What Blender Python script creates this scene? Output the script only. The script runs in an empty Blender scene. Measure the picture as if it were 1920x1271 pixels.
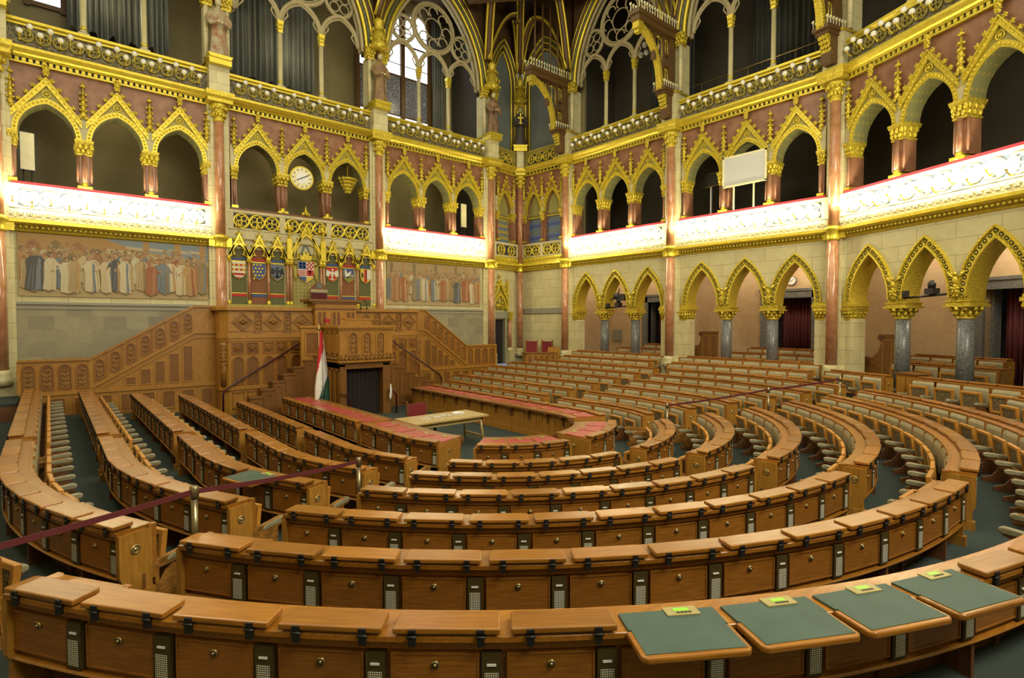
import bpy, bmesh, math, random
from math import sin, cos, pi, radians, sqrt, atan2, hypot
from mathutils import Matrix, Vector
random.seed(11)
SC = bpy.context.scene
COL = SC.collection

# ------------------------------------------------------------------ camera, world, big lights, exposure
cam_d = bpy.data.cameras.new('camera')
cam_d.sensor_width = 36.0
cam_d.lens = 36.0 * 1029.4 / 1920.0
cam_d.clip_start = 0.05
cam_d.clip_end = 200
cam = bpy.data.objects.new('camera', cam_d)
cam.location = (-8.353, -10.383, 3.2)
cam.rotation_euler = (radians(90 - 1.837), 0, radians(-40.167))
COL.objects.link(cam)
SC.camera = cam

world = bpy.data.worlds.new('world')
SC.world = world
world.use_nodes = True
bgn = world.node_tree.nodes['Background']
bgn.inputs[0].default_value = (0.75, 0.85, 1.0, 1)
bgn.inputs[1].default_value = 0.25

SC.view_settings.view_transform = 'Standard'
SC.view_settings.look = 'None'
SC.view_settings.exposure = 0.12
SC.view_settings.gamma = 1.0
SC.view_settings.use_curve_mapping = False
try:
    SC.cycles.use_denoising = True
    SC.cycles.denoiser = 'OPENIMAGEDENOISE'
    SC.cycles.max_bounces = 5
    SC.cycles.diffuse_bounces = 3
    SC.cycles.glossy_bounces = 3
    SC.cycles.transmission_bounces = 2
    SC.cycles.transparent_max_bounces = 4
    SC.cycles.caustics_reflective = False
    SC.cycles.caustics_refractive = False
    SC.cycles.sample_clamp_indirect = 6.0
    SC.cycles.use_light_tree = True
except Exception:
    pass

def area_light(name, loc, rot, sx, sy, power, col):
    d = bpy.data.lights.new(name, 'AREA')
    d.shape = 'RECTANGLE'; d.size = sx; d.size_y = sy; d.energy = power; d.color = col
    o = bpy.data.objects.new(name, d); o.location = loc; o.rotation_euler = rot
    COL.objects.link(o)
    return o
def point_light(name, loc, power, col, r=0.08):
    d = bpy.data.lights.new(name, 'POINT')
    d.energy = power; d.color = col; d.shadow_soft_size = r
    o = bpy.data.objects.new(name, d); o.location = loc
    COL.objects.link(o)
    return o
WARM = (1.0, 0.90, 0.55)
# added unseen area lights filling the hall from ceiling, rear and left
area_light('ceiling_fill', (-0.5, 0.0, 18.6), (0, 0, 0), 15, 16, 1500, (1.0, 0.94, 0.66))
area_light('rear_fill', (-2.0, -14.2, 11.5), (radians(72), 0, 0), 12, 5, 2200, (1.0, 0.95, 0.75))
area_light('left_fill', (-11.6, 0.5, 15.0), (radians(60), 0, radians(-90)), 12, 4, 900, (1.0, 0.95, 0.75))

# ------------------------------------------------------------------ mesh builder
class MB:
    def __init__(s):
        s.v = []; s.f = []; s.m = []; s.sm = []
    def add(s, vs, fs, m=0, smooth=False):
        b = len(s.v)
        s.v.extend([tuple(p) for p in vs])
        for f in fs:
            s.f.append(tuple(b + i for i in f)); s.m.append(m); s.sm.append(smooth)
        return s
    def box(s, x0, x1, y0, y1, z0, z1, m=0):
        vs = [(x0,y0,z0),(x1,y0,z0),(x1,y1,z0),(x0,y1,z0),(x0,y0,z1),(x1,y0,z1),(x1,y1,z1),(x0,y1,z1)]
        return s.add(vs, [(3,2,1,0),(4,5,6,7),(0,1,5,4),(1,2,6,5),(2,3,7,6),(3,0,4,7)], m)
    def obox(s, M, sx, sy, sz, m=0):
        vs = [M @ Vector((a*sx/2, b*sy/2, c*sz/2)) for c in (-1,1) for a,b in ((-1,-1),(1,-1),(1,1),(-1,1))]
        return s.add(vs, [(3,2,1,0),(4,5,6,7),(0,1,5,4),(1,2,6,5),(2,3,7,6),(3,0,4,7)], m)
    def prism(s, poly, a0, a1, axis='v', m=0):
        # poly: list of 2D points. axis 'v': poly in (u,z), extruded along v ; 'u': poly in (v,z) along u ; 'z': poly in (u,v) along z
        def P(p, a):
            if axis == 'v': return (p[0], a, p[1])
            if axis == 'u': return (a, p[0], p[1])
            return (p[0], p[1], a)
        n = len(poly)
        area = sum(poly[i][0]*poly[(i+1)%n][1]-poly[(i+1)%n][0]*poly[i][1] for i in range(n))
        if area < 0: poly = poly[::-1]
        vs = [P(p, a0) for p in poly] + [P(p, a1) for p in poly]
        A = tuple(range(n)); B = tuple(range(n, 2*n))
        flip = (axis == 'v')
        fs = []
        sides = [(i, (i+1)%n, n+(i+1)%n, n+i) for i in range(n)]
        if a1 < a0: flip = not flip
        if not flip: fs = [A[::-1], B] + sides
        else: fs = [A, B[::-1]] + [q[::-1] for q in sides]
        return s.add(vs, fs, m)
    def lathe(s, prof, cx=0, cy=0, n=12, m=0, smooth=True, cap=True):
        vs = []; fs = []
        k = len(prof)
        for r, z in prof:
            for j in range(n):
                a = 2*pi*j/n
                vs.append((cx + r*cos(a), cy + r*sin(a), z))
        for i in range(k-1):
            for j in range(n):
                fs.append((i*n+j, i*n+(j+1)%n, (i+1)*n+(j+1)%n, (i+1)*n+j))
        if cap:
            fs.append(tuple(range(n))[::-1]); fs.append(tuple(range((k-1)*n, k*n)))
        return s.add(vs, fs, m, smooth)
    def tube(s, pts, r, n=6, closed=False, m=0, smooth=True):
        pts = [Vector(p) for p in pts]
        N = len(pts); vs = []; fs = []
        up0 = None
        for i, p in enumerate(pts):
            a = pts[(i-1) % N] if (closed or i > 0) else p
            b = pts[(i+1) % N] if (closed or i < N-1) else p
            t = (b - a)
            if t.length < 1e-9: t = Vector((0,0,1))
            t.normalize()
            if up0 is None:
                ref = Vector((0,0,1)) if abs(t.z) < 0.9 else Vector((1,0,0))
                up0 = (ref - t*ref.dot(t)).normalized()
            else:
                q = up0 - t*up0.dot(t)
                if q.length > 1e-6: up0 = q.normalized()
            w = t.cross(up0)
            rr = r[i] if isinstance(r, (list, tuple)) else r
            for j in range(n):
                an = 2*pi*(j+0.5)/n
                vs.append(p + up0*(rr*cos(an)) + w*(rr*sin(an)))
        L = N if closed else N-1
        for i in range(L):
            i2 = (i+1) % N
            for j in range(n):
                fs.append((i*n+j, i*n+(j+1)%n, i2*n+(j+1)%n, i2*n+j))
        if not closed:
            fs.append(tuple(range(n))[::-1]); fs.append(tuple(range((N-1)*n, N*n)))
        return s.add(vs, fs, m, smooth)
    def ball(s, c, r, n=8, k=5, m=0, sc=(1,1,1)):
        vs = [(c[0], c[1], c[2]-r*sc[2])]; fs = []
        for i in range(1, k):
            ph = -pi/2 + pi*i/k
            for j in range(n):
                a = 2*pi*j/n
                vs.append((c[0]+r*sc[0]*cos(ph)*cos(a), c[1]+r*sc[1]*cos(ph)*sin(a), c[2]+r*sc[2]*sin(ph)))
        vs.append((c[0], c[1], c[2]+r*sc[2]))
        for j in range(n): fs.append((0, 1+(j+1)%n, 1+j))
        for i in range(k-2):
            for j in range(n):
                a = 1+i*n; fs.append((a+j, a+(j+1)%n, a+n+(j+1)%n, a+n+j))
        l = len(vs)-1; a = 1+(k-2)*n
        for j in range(n): fs.append((a+j, a+(j+1)%n, l))
        return s.add(vs, fs, m, True)
    def mesh(s, name, mats):
        me = bpy.data.meshes.new(name)
        me.from_pydata(s.v, [], s.f)
        me.polygons.foreach_set('material_index', s.m)
        me.polygons.foreach_set('use_smooth', s.sm)
        for mt in (mats if isinstance(mats, (list, tuple)) else [mats]): me.materials.append(mt)
        me.update()
        return me

def tag(o, label=None, cat=None, group=None, kind=None):
    if label: o['label'] = label
    if cat: o['category'] = cat
    if group: o['group'] = group
    if kind: o['kind'] = kind
    return o
def put(name, mesh, parent=None, loc=(0,0,0), rot=0.0, **kw):
    o = bpy.data.objects.new(name, mesh)
    COL.objects.link(o)
    o.location = loc
    o.rotation_euler = (0,0,rot) if not isinstance(rot, (tuple, list)) else rot
    if parent is not None: o.parent = parent
    return tag(o, **kw) if kw else o
def build(name, mb, mats, parent=None, loc=(0,0,0), rot=0.0, **kw):
    return put(name, mb.mesh(name, mats), parent, loc, rot, **kw)
def root(name, loc, rot, label, cat, group=None):
    o = bpy.data.objects.new(name, None); COL.objects.link(o)
    o.empty_display_size = 0.1
    o.location = loc; o.rotation_euler = (0,0,rot)
    return tag(o, label, cat, group)
def structure(name, mb, mats, loc=(0,0,0), rot=0.0):
    return build(name, mb, mats, None, loc, rot, kind='structure')
def copy_tree(o, parent=None):
    c = o.copy(); COL.objects.link(c)
    if parent is not None: c.parent = parent
    for ch in o.children: copy_tree(ch, c)
    return c
def again(src, loc, rot, label=None, group=None):
    c = copy_tree(src)
    c.location = loc; c.rotation_euler = (0,0,rot)
    if label: c['label'] = label
    if group: c['group'] = group
    return c
ORD = ['', 'first','second','third','fourth','fifth','sixth','seventh','eighth','ninth','tenth','eleventh','twelfth','thirteenth',
       'fourteenth','fifteenth','sixteenth','seventeenth','eighteenth','nineteenth','twentieth','twenty-first','twenty-second','twenty-third','twenty-fourth','twenty-fifth']
def bevel_mesh(me, w, seg=2):
    bm = bmesh.new(); bm.from_mesh(me)
    bmesh.ops.bevel(bm, geom=list(bm.edges), offset=w, segments=seg, affect='EDGES', profile=0.5)
    bm.to_mesh(me); bm.free(); me.update()
    return me

# ------------------------------------------------------------------ materials
def mat(name, base, rough=0.5, metal=0.0, var=None, vscale=6.0, stretch=(1,1,1), bump=0.0, bscale=30.0, coat=0.0, rnd=0.0, detail=4.0, spec=None, emit=None):
    m = bpy.data.materials.new(name); m.use_nodes = True
    nt = m.node_tree; N = nt.nodes; L = nt.links
    p = N['Principled BSDF']
    p.inputs['Base Color'].default_value = (*base, 1)
    p.inputs['Roughness'].default_value = rough
    p.inputs['Metallic'].default_value = metal
    if coat: p.inputs['Coat Weight'].default_value = coat; p.inputs['Coat Roughness'].default_value = 0.24
    if spec is not None: p.inputs['Specular IOR Level'].default_value = spec
    if emit: p.inputs['Emission Color'].default_value = (*emit[0], 1); p.inputs['Emission Strength'].default_value = emit[1]
    tc = N.new('ShaderNodeTexCoord')
    mp = N.new('ShaderNodeMapping'); mp.inputs['Scale'].default_value = stretch
    L.new(tc.outputs['Object'], mp.inputs['Vector'])
    if rnd or var:
        oi = N.new('ShaderNodeObjectInfo')
        ad = N.new('ShaderNodeVectorMath'); ad.operation = 'ADD'
        sc = N.new('ShaderNodeMath'); sc.operation = 'MULTIPLY'; sc.inputs[1].default_value = 37.0
        L.new(oi.outputs['Random'], sc.inputs[0])
        L.new(mp.outputs[0], ad.inputs[0]); L.new(sc.outputs[0], ad.inputs[1])
        vec = ad.outputs[0]
    else:
        vec = mp.outputs[0]
    col = None
    if var:
        nz = N.new('ShaderNodeTexNoise'); nz.inputs['Scale'].default_value = vscale; nz.inputs['Detail'].default_value = detail
        L.new(vec, nz.inputs['Vector'])
        cr = N.new('ShaderNodeValToRGB')
        cr.color_ramp.elements[0].position = 0.32; cr.color_ramp.elements[1].position = 0.68
        cr.color_ramp.elements[0].color = (*base, 1); cr.color_ramp.elements[1].color = (*var, 1)
        L.new(nz.outputs['Fac'], cr.inputs['Fac'])
        col = cr.outputs['Color']
    if rnd:
        hs = N.new('ShaderNodeHueSaturation')
        mr = N.new('ShaderNodeMapRange'); mr.inputs['To Min'].default_value = 1-rnd; mr.inputs['To Max'].default_value = 1+rnd
        L.new(oi.outputs['Random'], mr.inputs['Value']); L.new(mr.outputs[0], hs.inputs['Value'])
        if col: L.new(col, hs.inputs['Color'])
        else: hs.inputs['Color'].default_value = (*base, 1)
        col = hs.outputs['Color']
    if col: L.new(col, p.inputs['Base Color'])
    if bump:
        nb = N.new('ShaderNodeTexNoise'); nb.inputs['Scale'].default_value = bscale; nb.inputs['Detail'].default_value = 3
        L.new(mp.outputs[0], nb.inputs['Vector'])
        b = N.new('ShaderNodeBump'); b.inputs['Strength'].default_value = bump; b.inputs['Distance'].default_value = 0.02
        L.new(nb.outputs['Fac'], b.inputs['Height']); L.new(b.outputs[0], p.inputs['Normal'])
    return m
def two_tone(name, c1, c2, scale, thr=0.5, kind='voronoi', rough=0.45, metal1=0.0, metal2=0.0, stretch=(1,1,1), bump=0.3):
    m = bpy.data.materials.new(name); m.use_nodes = True
    nt = m.node_tree; N = nt.nodes; L = nt.links; p = N['Principled BSDF']
    p.inputs['Roughness'].default_value = rough
    tc = N.new('ShaderNodeTexCoord'); mp = N.new('ShaderNodeMapping'); mp.inputs['Scale'].default_value = stretch
    L.new(tc.outputs['Object'], mp.inputs['Vector'])
    if kind == 'voronoi':
        t = N.new('ShaderNodeTexVoronoi'); t.feature = 'DISTANCE_TO_EDGE'; t.inputs['Scale'].default_value = scale
        L.new(mp.outputs[0], t.inputs['Vector']); out = t.outputs['Distance']
    elif kind == 'dots':
        t = N.new('ShaderNodeTexVoronoi'); t.feature = 'F1'; t.inputs['Scale'].default_value = scale; t.inputs['Randomness'].default_value = 0.0
        L.new(mp.outputs[0], t.inputs['Vector']); out = t.outputs['Distance']
    elif kind == 'checker':
        t = N.new('ShaderNodeTexChecker'); t.inputs['Scale'].default_value = scale
        L.new(mp.outputs[0], t.inputs['Vector']); out = t.outputs['Fac']
    else:
        t = N.new('ShaderNodeTexNoise'); t.inputs['Scale'].default_value = scale; t.inputs['Detail'].default_value = 3
        L.new(mp.outputs[0], t.inputs['Vector']); out = t.outputs['Fac']
    gt = N.new('ShaderNodeMath'); gt.operation = 'GREATER_THAN'; gt.inputs[1].default_value = thr
    L.new(out, gt.inputs[0])
    mx = N.new('ShaderNodeMix'); mx.data_type = 'RGBA'
    mx.inputs[6].default_value = (*c1, 1); mx.inputs[7].default_value = (*c2, 1)
    L.new(gt.outputs[0], mx.inputs[0]); L.new(mx.outputs[2], p.inputs['Base Color'])
    if metal1 or metal2:
        mm = N.new('ShaderNodeMapRange'); mm.inputs['To Min'].default_value = metal1; mm.inputs['To Max'].default_value = metal2
        L.new(gt.outputs[0], mm.inputs['Value']); L.new(mm.outputs[0], p.inputs['Metallic'])
    if bump:
        b = N.new('ShaderNodeBump'); b.inputs['Strength'].default_value = bump; b.inputs['Distance'].default_value = 0.01
        L.new(out, b.inputs['Height']); L.new(b.outputs[0], p.inputs['Normal'])
    return m
def blocks(name, c1, c2, mortar, bw=1.1, bh=0.45, rough=0.5, msize=0.008):
    # ashlar on walls: brick pattern over (along the wall, height); wall meshes are built in x = along, z = up
    m = bpy.data.materials.new(name); m.use_nodes = True
    nt = m.node_tree; N = nt.nodes; L = nt.links; p = N['Principled BSDF']
    p.inputs['Roughness'].default_value = rough
    tc = N.new('ShaderNodeTexCoord'); sp = N.new('ShaderNodeSeparateXYZ'); cb = N.new('ShaderNodeCombineXYZ')
    ad = N.new('ShaderNodeMath'); ad.operation = 'ADD'
    L.new(tc.outputs['Object'], sp.inputs[0])
    L.new(sp.outputs['X'], ad.inputs[0]); L.new(sp.outputs['Y'], ad.inputs[1])
    L.new(ad.outputs[0], cb.inputs['X']); L.new(sp.outputs['Z'], cb.inputs['Y'])
    br = N.new('ShaderNodeTexBrick'); br.inputs['Scale'].default_value = 1.0
    br.inputs['Brick Width'].default_value = bw; br.inputs['Row Height'].default_value = bh
    br.inputs['Mortar Size'].default_value = msize; br.inputs['Mortar Smooth'].default_value = 0.2
    br.inputs['Color1'].default_value = (*c1, 1); br.inputs['Color2'].default_value = (*c2, 1); br.inputs['Mortar'].default_value = (*mortar, 1)
    L.new(cb.outputs[0], br.inputs['Vector'])
    nz = N.new('ShaderNodeTexNoise'); nz.inputs['Scale'].default_value = 3.5; nz.inputs['Detail'].default_value = 6
    L.new(tc.outputs['Object'], nz.inputs['Vector'])
    mr = N.new('ShaderNodeMapRange'); mr.inputs['To Min'].default_value = 0.78; mr.inputs['To Max'].default_value = 1.18
    L.new(nz.outputs['Fac'], mr.inputs['Value'])
    hs = N.new('ShaderNodeHueSaturation'); L.new(br.outputs['Color'], hs.inputs['Color']); L.new(mr.outputs[0], hs.inputs['Value'])
    L.new(hs.outputs[0], p.inputs['Base Color'])
    return m

M = {}
M['oak'] = mat('oak', (0.23,0.086,0.010), 0.36, var=(0.33,0.135,0.018), vscale=5, stretch=(1.2,9,9), coat=0.25, rnd=0.12)
M['oak_lid'] = mat('oak_lid', (0.245,0.090,0.009), 0.30, var=(0.35,0.142,0.015), vscale=4, stretch=(1.0,11,11), coat=0.5, rnd=0.2)
M['plate_gold'] = mat('plate_gold', (0.42,0.35,0.15), 0.4, metal=0.3)
M['oak_seat'] = mat('oak_seat', (0.40,0.165,0.022), 0.4, var=(0.5,0.23,0.034), vscale=5, stretch=(1.2,9,9), rnd=0.12)
M['oak_draw'] = mat('oak_drawer', (0.21,0.074,0.009), 0.36, var=(0.31,0.122,0.016), vscale=5, stretch=(1.2,10,16), coat=0.2, rnd=0.12)
M['oak_dark'] = mat('oak_dark', (0.115,0.042,0.012), 0.5, var=(0.17,0.066,0.018), vscale=5, stretch=(5,5,1), rnd=0.1)
M['oak_panel'] = mat('oak_panel', (0.29,0.128,0.017), 0.40, var=(0.40,0.19,0.028), vscale=4, stretch=(7,7,1.1), coat=0.15, rnd=0.06)
M['oak_carved'] = mat('oak_carved', (0.17,0.07,0.010), 0.45, var=(0.30,0.135,0.022), vscale=9, bump=0.9, bscale=22, rnd=0.06)
M['oak_red'] = mat('oak_red', (0.15,0.06,0.010), 0.42, var=(0.22,0.09,0.015), vscale=5, stretch=(7,7,1.1), rnd=0.08)
M['leather'] = mat('leather', (0.30,0.255,0.15), 0.33, var=(0.36,0.31,0.185), vscale=8, bump=0.15, bscale=120, rnd=0.1)
M['armpad'] = mat('armpad', (0.22,0.19,0.11), 0.42, var=(0.28,0.245,0.145), vscale=10, rnd=0.1)
M['lattice'] = two_tone('lattice', (0.30,0.22,0.10), (0.085,0.055,0.025), 26, 0.08, 'voronoi', 0.5)
M['black'] = mat('black_iron', (0.012,0.011,0.01), 0.45)
M['plate'] = mat('speaker_plate', (0.085,0.06,0.018), 0.4, metal=0.3)
M['grille'] = two_tone('grille', (0.85,0.82,0.68), (0.04,0.03,0.015), 72, 0.40, 'dots', 0.4, stretch=(1,1,1), bump=0)
M['white'] = mat('white_card', (0.75,0.75,0.72), 0.5)
M['brass'] = mat('brass', (0.45,0.33,0.13), 0.3, metal=0.8)
M['green_leather'] = mat('green_leather', (0.040,0.078,0.062), 0.5, var=(0.055,0.095,0.078), vscale=5, bump=0.1, bscale=150)
M['red_leather'] = mat('red_leather', (0.33,0.035,0.04), 0.42, var=(0.40,0.055,0.055), vscale=5)
M['lcd'] = mat('lcd', (0.25,0.55,0.05), 0.3, emit=((0.3,0.75,0.05), 0.25))
M['carpet'] = mat('carpet', (0.040,0.052,0.046), 0.95, var=(0.052,0.066,0.058), vscale=60, bump=0.3, bscale=300, spec=0.1)
M['stone'] = blocks('cream_stone', (0.60,0.54,0.30), (0.54,0.47,0.255), (0.30,0.25,0.13))
M['stone_plain'] = mat('cream_plain', (0.54,0.48,0.26), 0.5, var=(0.46,0.40,0.21), vscale=4)
M['stone_grey'] = blocks('grey_stone', (0.33,0.29,0.175), (0.235,0.20,0.135), (0.25,0.215,0.135), 0.62, 0.42, 0.5, 0.003)
M['stone_band'] = mat('grey_band', (0.27,0.255,0.2), 0.45)
M['peach'] = blocks('peach_marble', (0.52,0.385,0.225), (0.47,0.33,0.185), (0.36,0.25,0.14), 1.3, 0.7, 0.45, 0.003)
M['redmarble'] = mat('red_marble', (0.20,0.085,0.043), 0.32, var=(0.32,0.155,0.085), vscale=3.2, detail=7)
M['redshaft'] = mat('red_marble_shaft', (0.34,0.145,0.07), 0.18, var=(0.47,0.23,0.115), vscale=4.5, detail=7, coat=0.3)
M['granite'] = mat('grey_granite', (0.055,0.058,0.06), 0.3, var=(0.20,0.205,0.2), vscale=26, detail=5)
M['gold'] = mat('gold', (0.72,0.57,0.060), 0.32, metal=0.5, var=(0.60,0.455,0.035), vscale=9)
M['goldleaf'] = mat('gold_carved', (0.74,0.585,0.065), 0.34, metal=0.5, var=(0.46,0.335,0.02), vscale=20, bump=1.0, bscale=26)
M['goldfield'] = mat('gold_field', (0.38,0.31,0.055), 0.5, metal=0.2, var=(0.30,0.25,0.06), vscale=5)
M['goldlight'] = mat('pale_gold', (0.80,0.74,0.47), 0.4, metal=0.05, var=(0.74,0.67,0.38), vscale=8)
M['fret'] = two_tone('gold_fretwork', (0.62,0.43,0.07), (0.045,0.06,0.022), 8.0, 0.075, 'voronoi', 0.4, 0.5, 0.0)
M['fretdark'] = mat('fret_dark', (0.06,0.065,0.03), 0.6)
M['fret_green'] = two_tone('green_gold_soffit', (0.42,0.34,0.08), (0.19,0.185,0.075), 6.0, 0.26, 'dots', 0.45, 0.4, 0.0, bump=0)
M['frieze'] = mat('carved_frieze', (0.40,0.30,0.03), 0.42, metal=0.4, var=(0.16,0.11,0.01), vscale=14, bump=1.0, bscale=20)
M['tracery'] = mat('tracery_stone', (0.40,0.335,0.18), 0.55, var=(0.34,0.28,0.15), vscale=6)
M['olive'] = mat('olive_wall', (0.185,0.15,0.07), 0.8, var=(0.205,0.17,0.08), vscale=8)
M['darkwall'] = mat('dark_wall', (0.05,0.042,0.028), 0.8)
M['bluegrey'] = mat('bluegrey_panel', (0.115,0.135,0.13), 0.7, var=(0.13,0.15,0.145), vscale=6)
M['lattice_grey'] = two_tone('cove_lattice', (0.30,0.24,0.11), (0.10,0.082,0.045), 7, 0.06, 'voronoi', 0.6)
M['ribbrown'] = mat('rib_brown', (0.095,0.046,0.011), 0.5)
M['ribgreen'] = two_tone('rib_pattern', (0.42,0.30,0.06), (0.03,0.045,0.03), 16, 0.3, 'dots', 0.5, bump=0)
M['ceilwood'] = mat('ceiling_wood', (0.075,0.04,0.016), 0.6, var=(0.11,0.06,0.024), vscale=6)
M['curtain'] = mat('grey_curtain', (0.17,0.175,0.15), 0.9, var=(0.12,0.125,0.105), vscale=3, stretch=(6,6,0.4))
M['curtain_dark'] = mat('dark_curtain', (0.06,0.06,0.055), 0.9, var=(0.035,0.035,0.032), vscale=3, stretch=(6,6,0.4))
M['redcurtain'] = mat('red_curtain', (0.10,0.008,0.010), 0.8, var=(0.05,0.004,0.005), vscale=4, stretch=(5,5,0.3))
M['blackcurtain'] = mat('black_curtain', (0.018,0.011,0.011), 0.9)
M['chair_red'] = mat('chair_red', (0.17,0.010,0.013), 0.7)
M['railred'] = mat('rail_red', (0.05,0.006,0.009), 0.4)
M['redvelvet'] = mat('red_velvet', (0.36,0.015,0.03), 0.8)
M['redrope'] = mat('red_belt', (0.10,0.010,0.013), 0.7)
M['globe'] = mat('unlit_globe', (0.72,0.70,0.62), 0.25, coat=0.3)
M['globe_lit'] = mat('lit_globe', (1,0.95,0.8), 0.3, emit=((1.0, 0.90, 0.58), 190.0))
M['window_glow'] = mat('daylit_pane', (0.8,0.85,0.95), 0.3, emit=((0.80,0.88,1.0), 3.2))
M['window_low'] = two_tone('leaded_pane', (0.30,0.33,0.45), (0.10,0.09,0.10), 9, 0.05, 'voronoi', 0.3)
M['flagred'] = mat('flag_red', (0.50,0.018,0.022), 0.8)
M['flagwhite'] = mat('flag_white', (0.72,0.70,0.66), 0.8)
M['flaggreen'] = mat('flag_green', (0.02,0.07,0.045), 0.8)
M['tablewood'] = mat('table_wood', (0.42,0.29,0.10), 0.35, var=(0.5,0.36,0.14), vscale=5, stretch=(1,8,8), coat=0.3)
M['mosaic'] = two_tone('gold_mosaic', (0.36,0.27,0.06), (0.24,0.21,0.06), 7, 0.35, 'dots', 0.6, bump=0)
M['heraldgreen'] = two_tone('green_diaper', (0.055,0.075,0.028), (0.13,0.12,0.035), 13, 0.42, 'dots', 0.7, bump=0)
M['heraldred'] = two_tone('red_diaper', (0.17,0.03,0.02), (0.22,0.10,0.03), 13, 0.42, 'dots', 0.7, bump=0)
def flat(name, c, rough=0.7): return mat(name, c, rough)
M['hred'] = flat('herald_red', (0.42,0.025,0.02)); M['hblue'] = flat('herald_blue', (0.045,0.075,0.22)); M['hwhite'] = flat('herald_white', (0.62,0.6,0.5))
M['hgold'] = flat('herald_gold', (0.62,0.44,0.06)); M['hblack'] = flat('herald_black', (0.018,0.018,0.022)); M['hgreen'] = flat('herald_green', (0.18,0.2,0.04)); M['hslate'] = flat('herald_slate', (0.10,0.13,0.2))
M['steel'] = mat('steel', (0.25,0.2,0.12), 0.25, metal=0.9)
M['screen'] = mat('screen_white', (0.55,0.55,0.52), 0.6)

# ------------------------------------------------------------------ plan of the hall (bays between the tall red marble wall columns)
PT = [(-9.45,12.02), (-3.5,12.02), (2.78,12.02), (8.97,12.02), (11.45,12.41), (11.74,9.02), (11.74,2.93), (11.74,-3.35), (9.05,-8.80)]
class Fr:
    def __init__(s, P, Q):
        s.P = P; s.ang = atan2(Q[1]-P[1], Q[0]-P[0]); s.W = hypot(Q[0]-P[0], Q[1]-P[1])
        s.c = cos(s.ang); s.s = sin(s.ang)
    def w(s, u, v, z=0.0):
        return (s.P[0] + u*s.c - v*s.s, s.P[1] + u*s.s + v*s.c, z)
BAY = {}
for k, i in (('FL',0),('FC',1),('FR',2),('CF',3),('CS',4),('SA',5),('SB',6),('SC',7)):
    BAY[k] = Fr(PT[i], PT[i+1])
WHERE = {'FL': 'over the long fresco', 'FC': 'over the coats of arms', 'FR': 'over the smaller fresco',
         'CF': 'over the small corner door', 'CS': 'in the blank corner wall',
         'SA': 'in the bay nearest the corner', 'SB': 'in the white-screen bay', 'SC': 'in the nearest side bay'}
FULL = ('FL','FC','FR','SA','SB','SC')
WALLNAME = {'FL':'front','FC':'front','FR':'front','CF':'front','CS':'right','SA':'right','SB':'right','SC':'right'}
Z_FLOOR = 0.95
PITCH = 1.78

def arch_pts(w, zs, za, n=10, uc=0.0):
    a = w/2; h = za - zs
    r = (a*a + h*h) / (2*a); cx = a - r
    t1 = atan2(h, -cx)
    right = [(cx + r*cos(t1*i/n), zs + r*sin(t1*i/n)) for i in range(n+1)]
    left = [(-x, z) for x, z in right[:-1]]
    return [(uc+x, z) for x, z in left] + [(uc+x, z) for x, z in right[::-1]]   # left spring -> apex -> right spring
def band(mb, inner, outer, v0, v1, m=0):
    # solid band between two open curves with the same number of points, from depth v0 (front) to v1
    n = len(inner)
    vs = [(p[0], v0, p[1]) for p in inner] + [(p[0], v0, p[1]) for p in outer] + [(p[0], v1, p[1]) for p in inner] + [(p[0], v1, p[1]) for p in outer]
    fs = []
    for i in range(n-1):
        a, b = i, i+1
        fs += [(a, n+a, n+b, b), (2*n+a, 2*n+b, 3*n+b, 3*n+a), (a, b, 2*n+b, 2*n+a), (n+a, 3*n+a, 3*n+b, n+b)]
    fs += [(0, 2*n, 3*n, n), (n-1, 2*n-1, 4*n-1, 3*n-1)]
    return mb.add(vs, fs, m)
def wall_with_arches(mb, u0, u1, zs, ztop, arches, v0, v1, m=0):
    # arches: list of (uc, w, zs, za); wall from zs up to ztop
    cur = u0
    for uc, w, s_, za in sorted(arches):
        a = uc - w/2; b = uc + w/2
        if a > cur + 1e-4: mb.box(cur, a, v0, v1, zs, ztop, m)
        pts = arch_pts(w, s_, za, 10, uc)
        top = [(p[0], ztop) for p in pts]
        band(mb, pts, top, v0, v1, m)
        cur = b
    if cur < u1 - 1e-4: mb.box(cur, u1, v0, v1, zs, ztop, m)
def leafball(mb, c, r, m=0):
    mb.ball(c, r*0.75, 6, 4, m)
    for dx, dz in ((-0.7,0.25),(0.7,0.25),(0,0.8),(-0.45,-0.55),(0.45,-0.55)):
        mb.ball((c[0]+dx*r, c[1]-0.25*r, c[2]+dz*r), r*0.48, 5, 4, m)
def finial(mb, c, s, m=0):
    x, y, z = c
    mb.lathe([(0.02*s, z), (0.035*s, z+0.12*s), (0.02*s, z+0.18*s)], x, y, 6, m)
    for a in range(4):
        mb.ball((x+0.07*s*cos(a*pi/2), y+0.07*s*sin(a*pi/2), z+0.24*s), 0.055*s, 6, 4, m)
    mb.ball((x, y, z+0.3*s), 0.06*s, 6, 4, m)
    mb.lathe([(0.045*s, z+0.3*s), (0.0, z+0.48*s)], x, y, 6, m)
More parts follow.
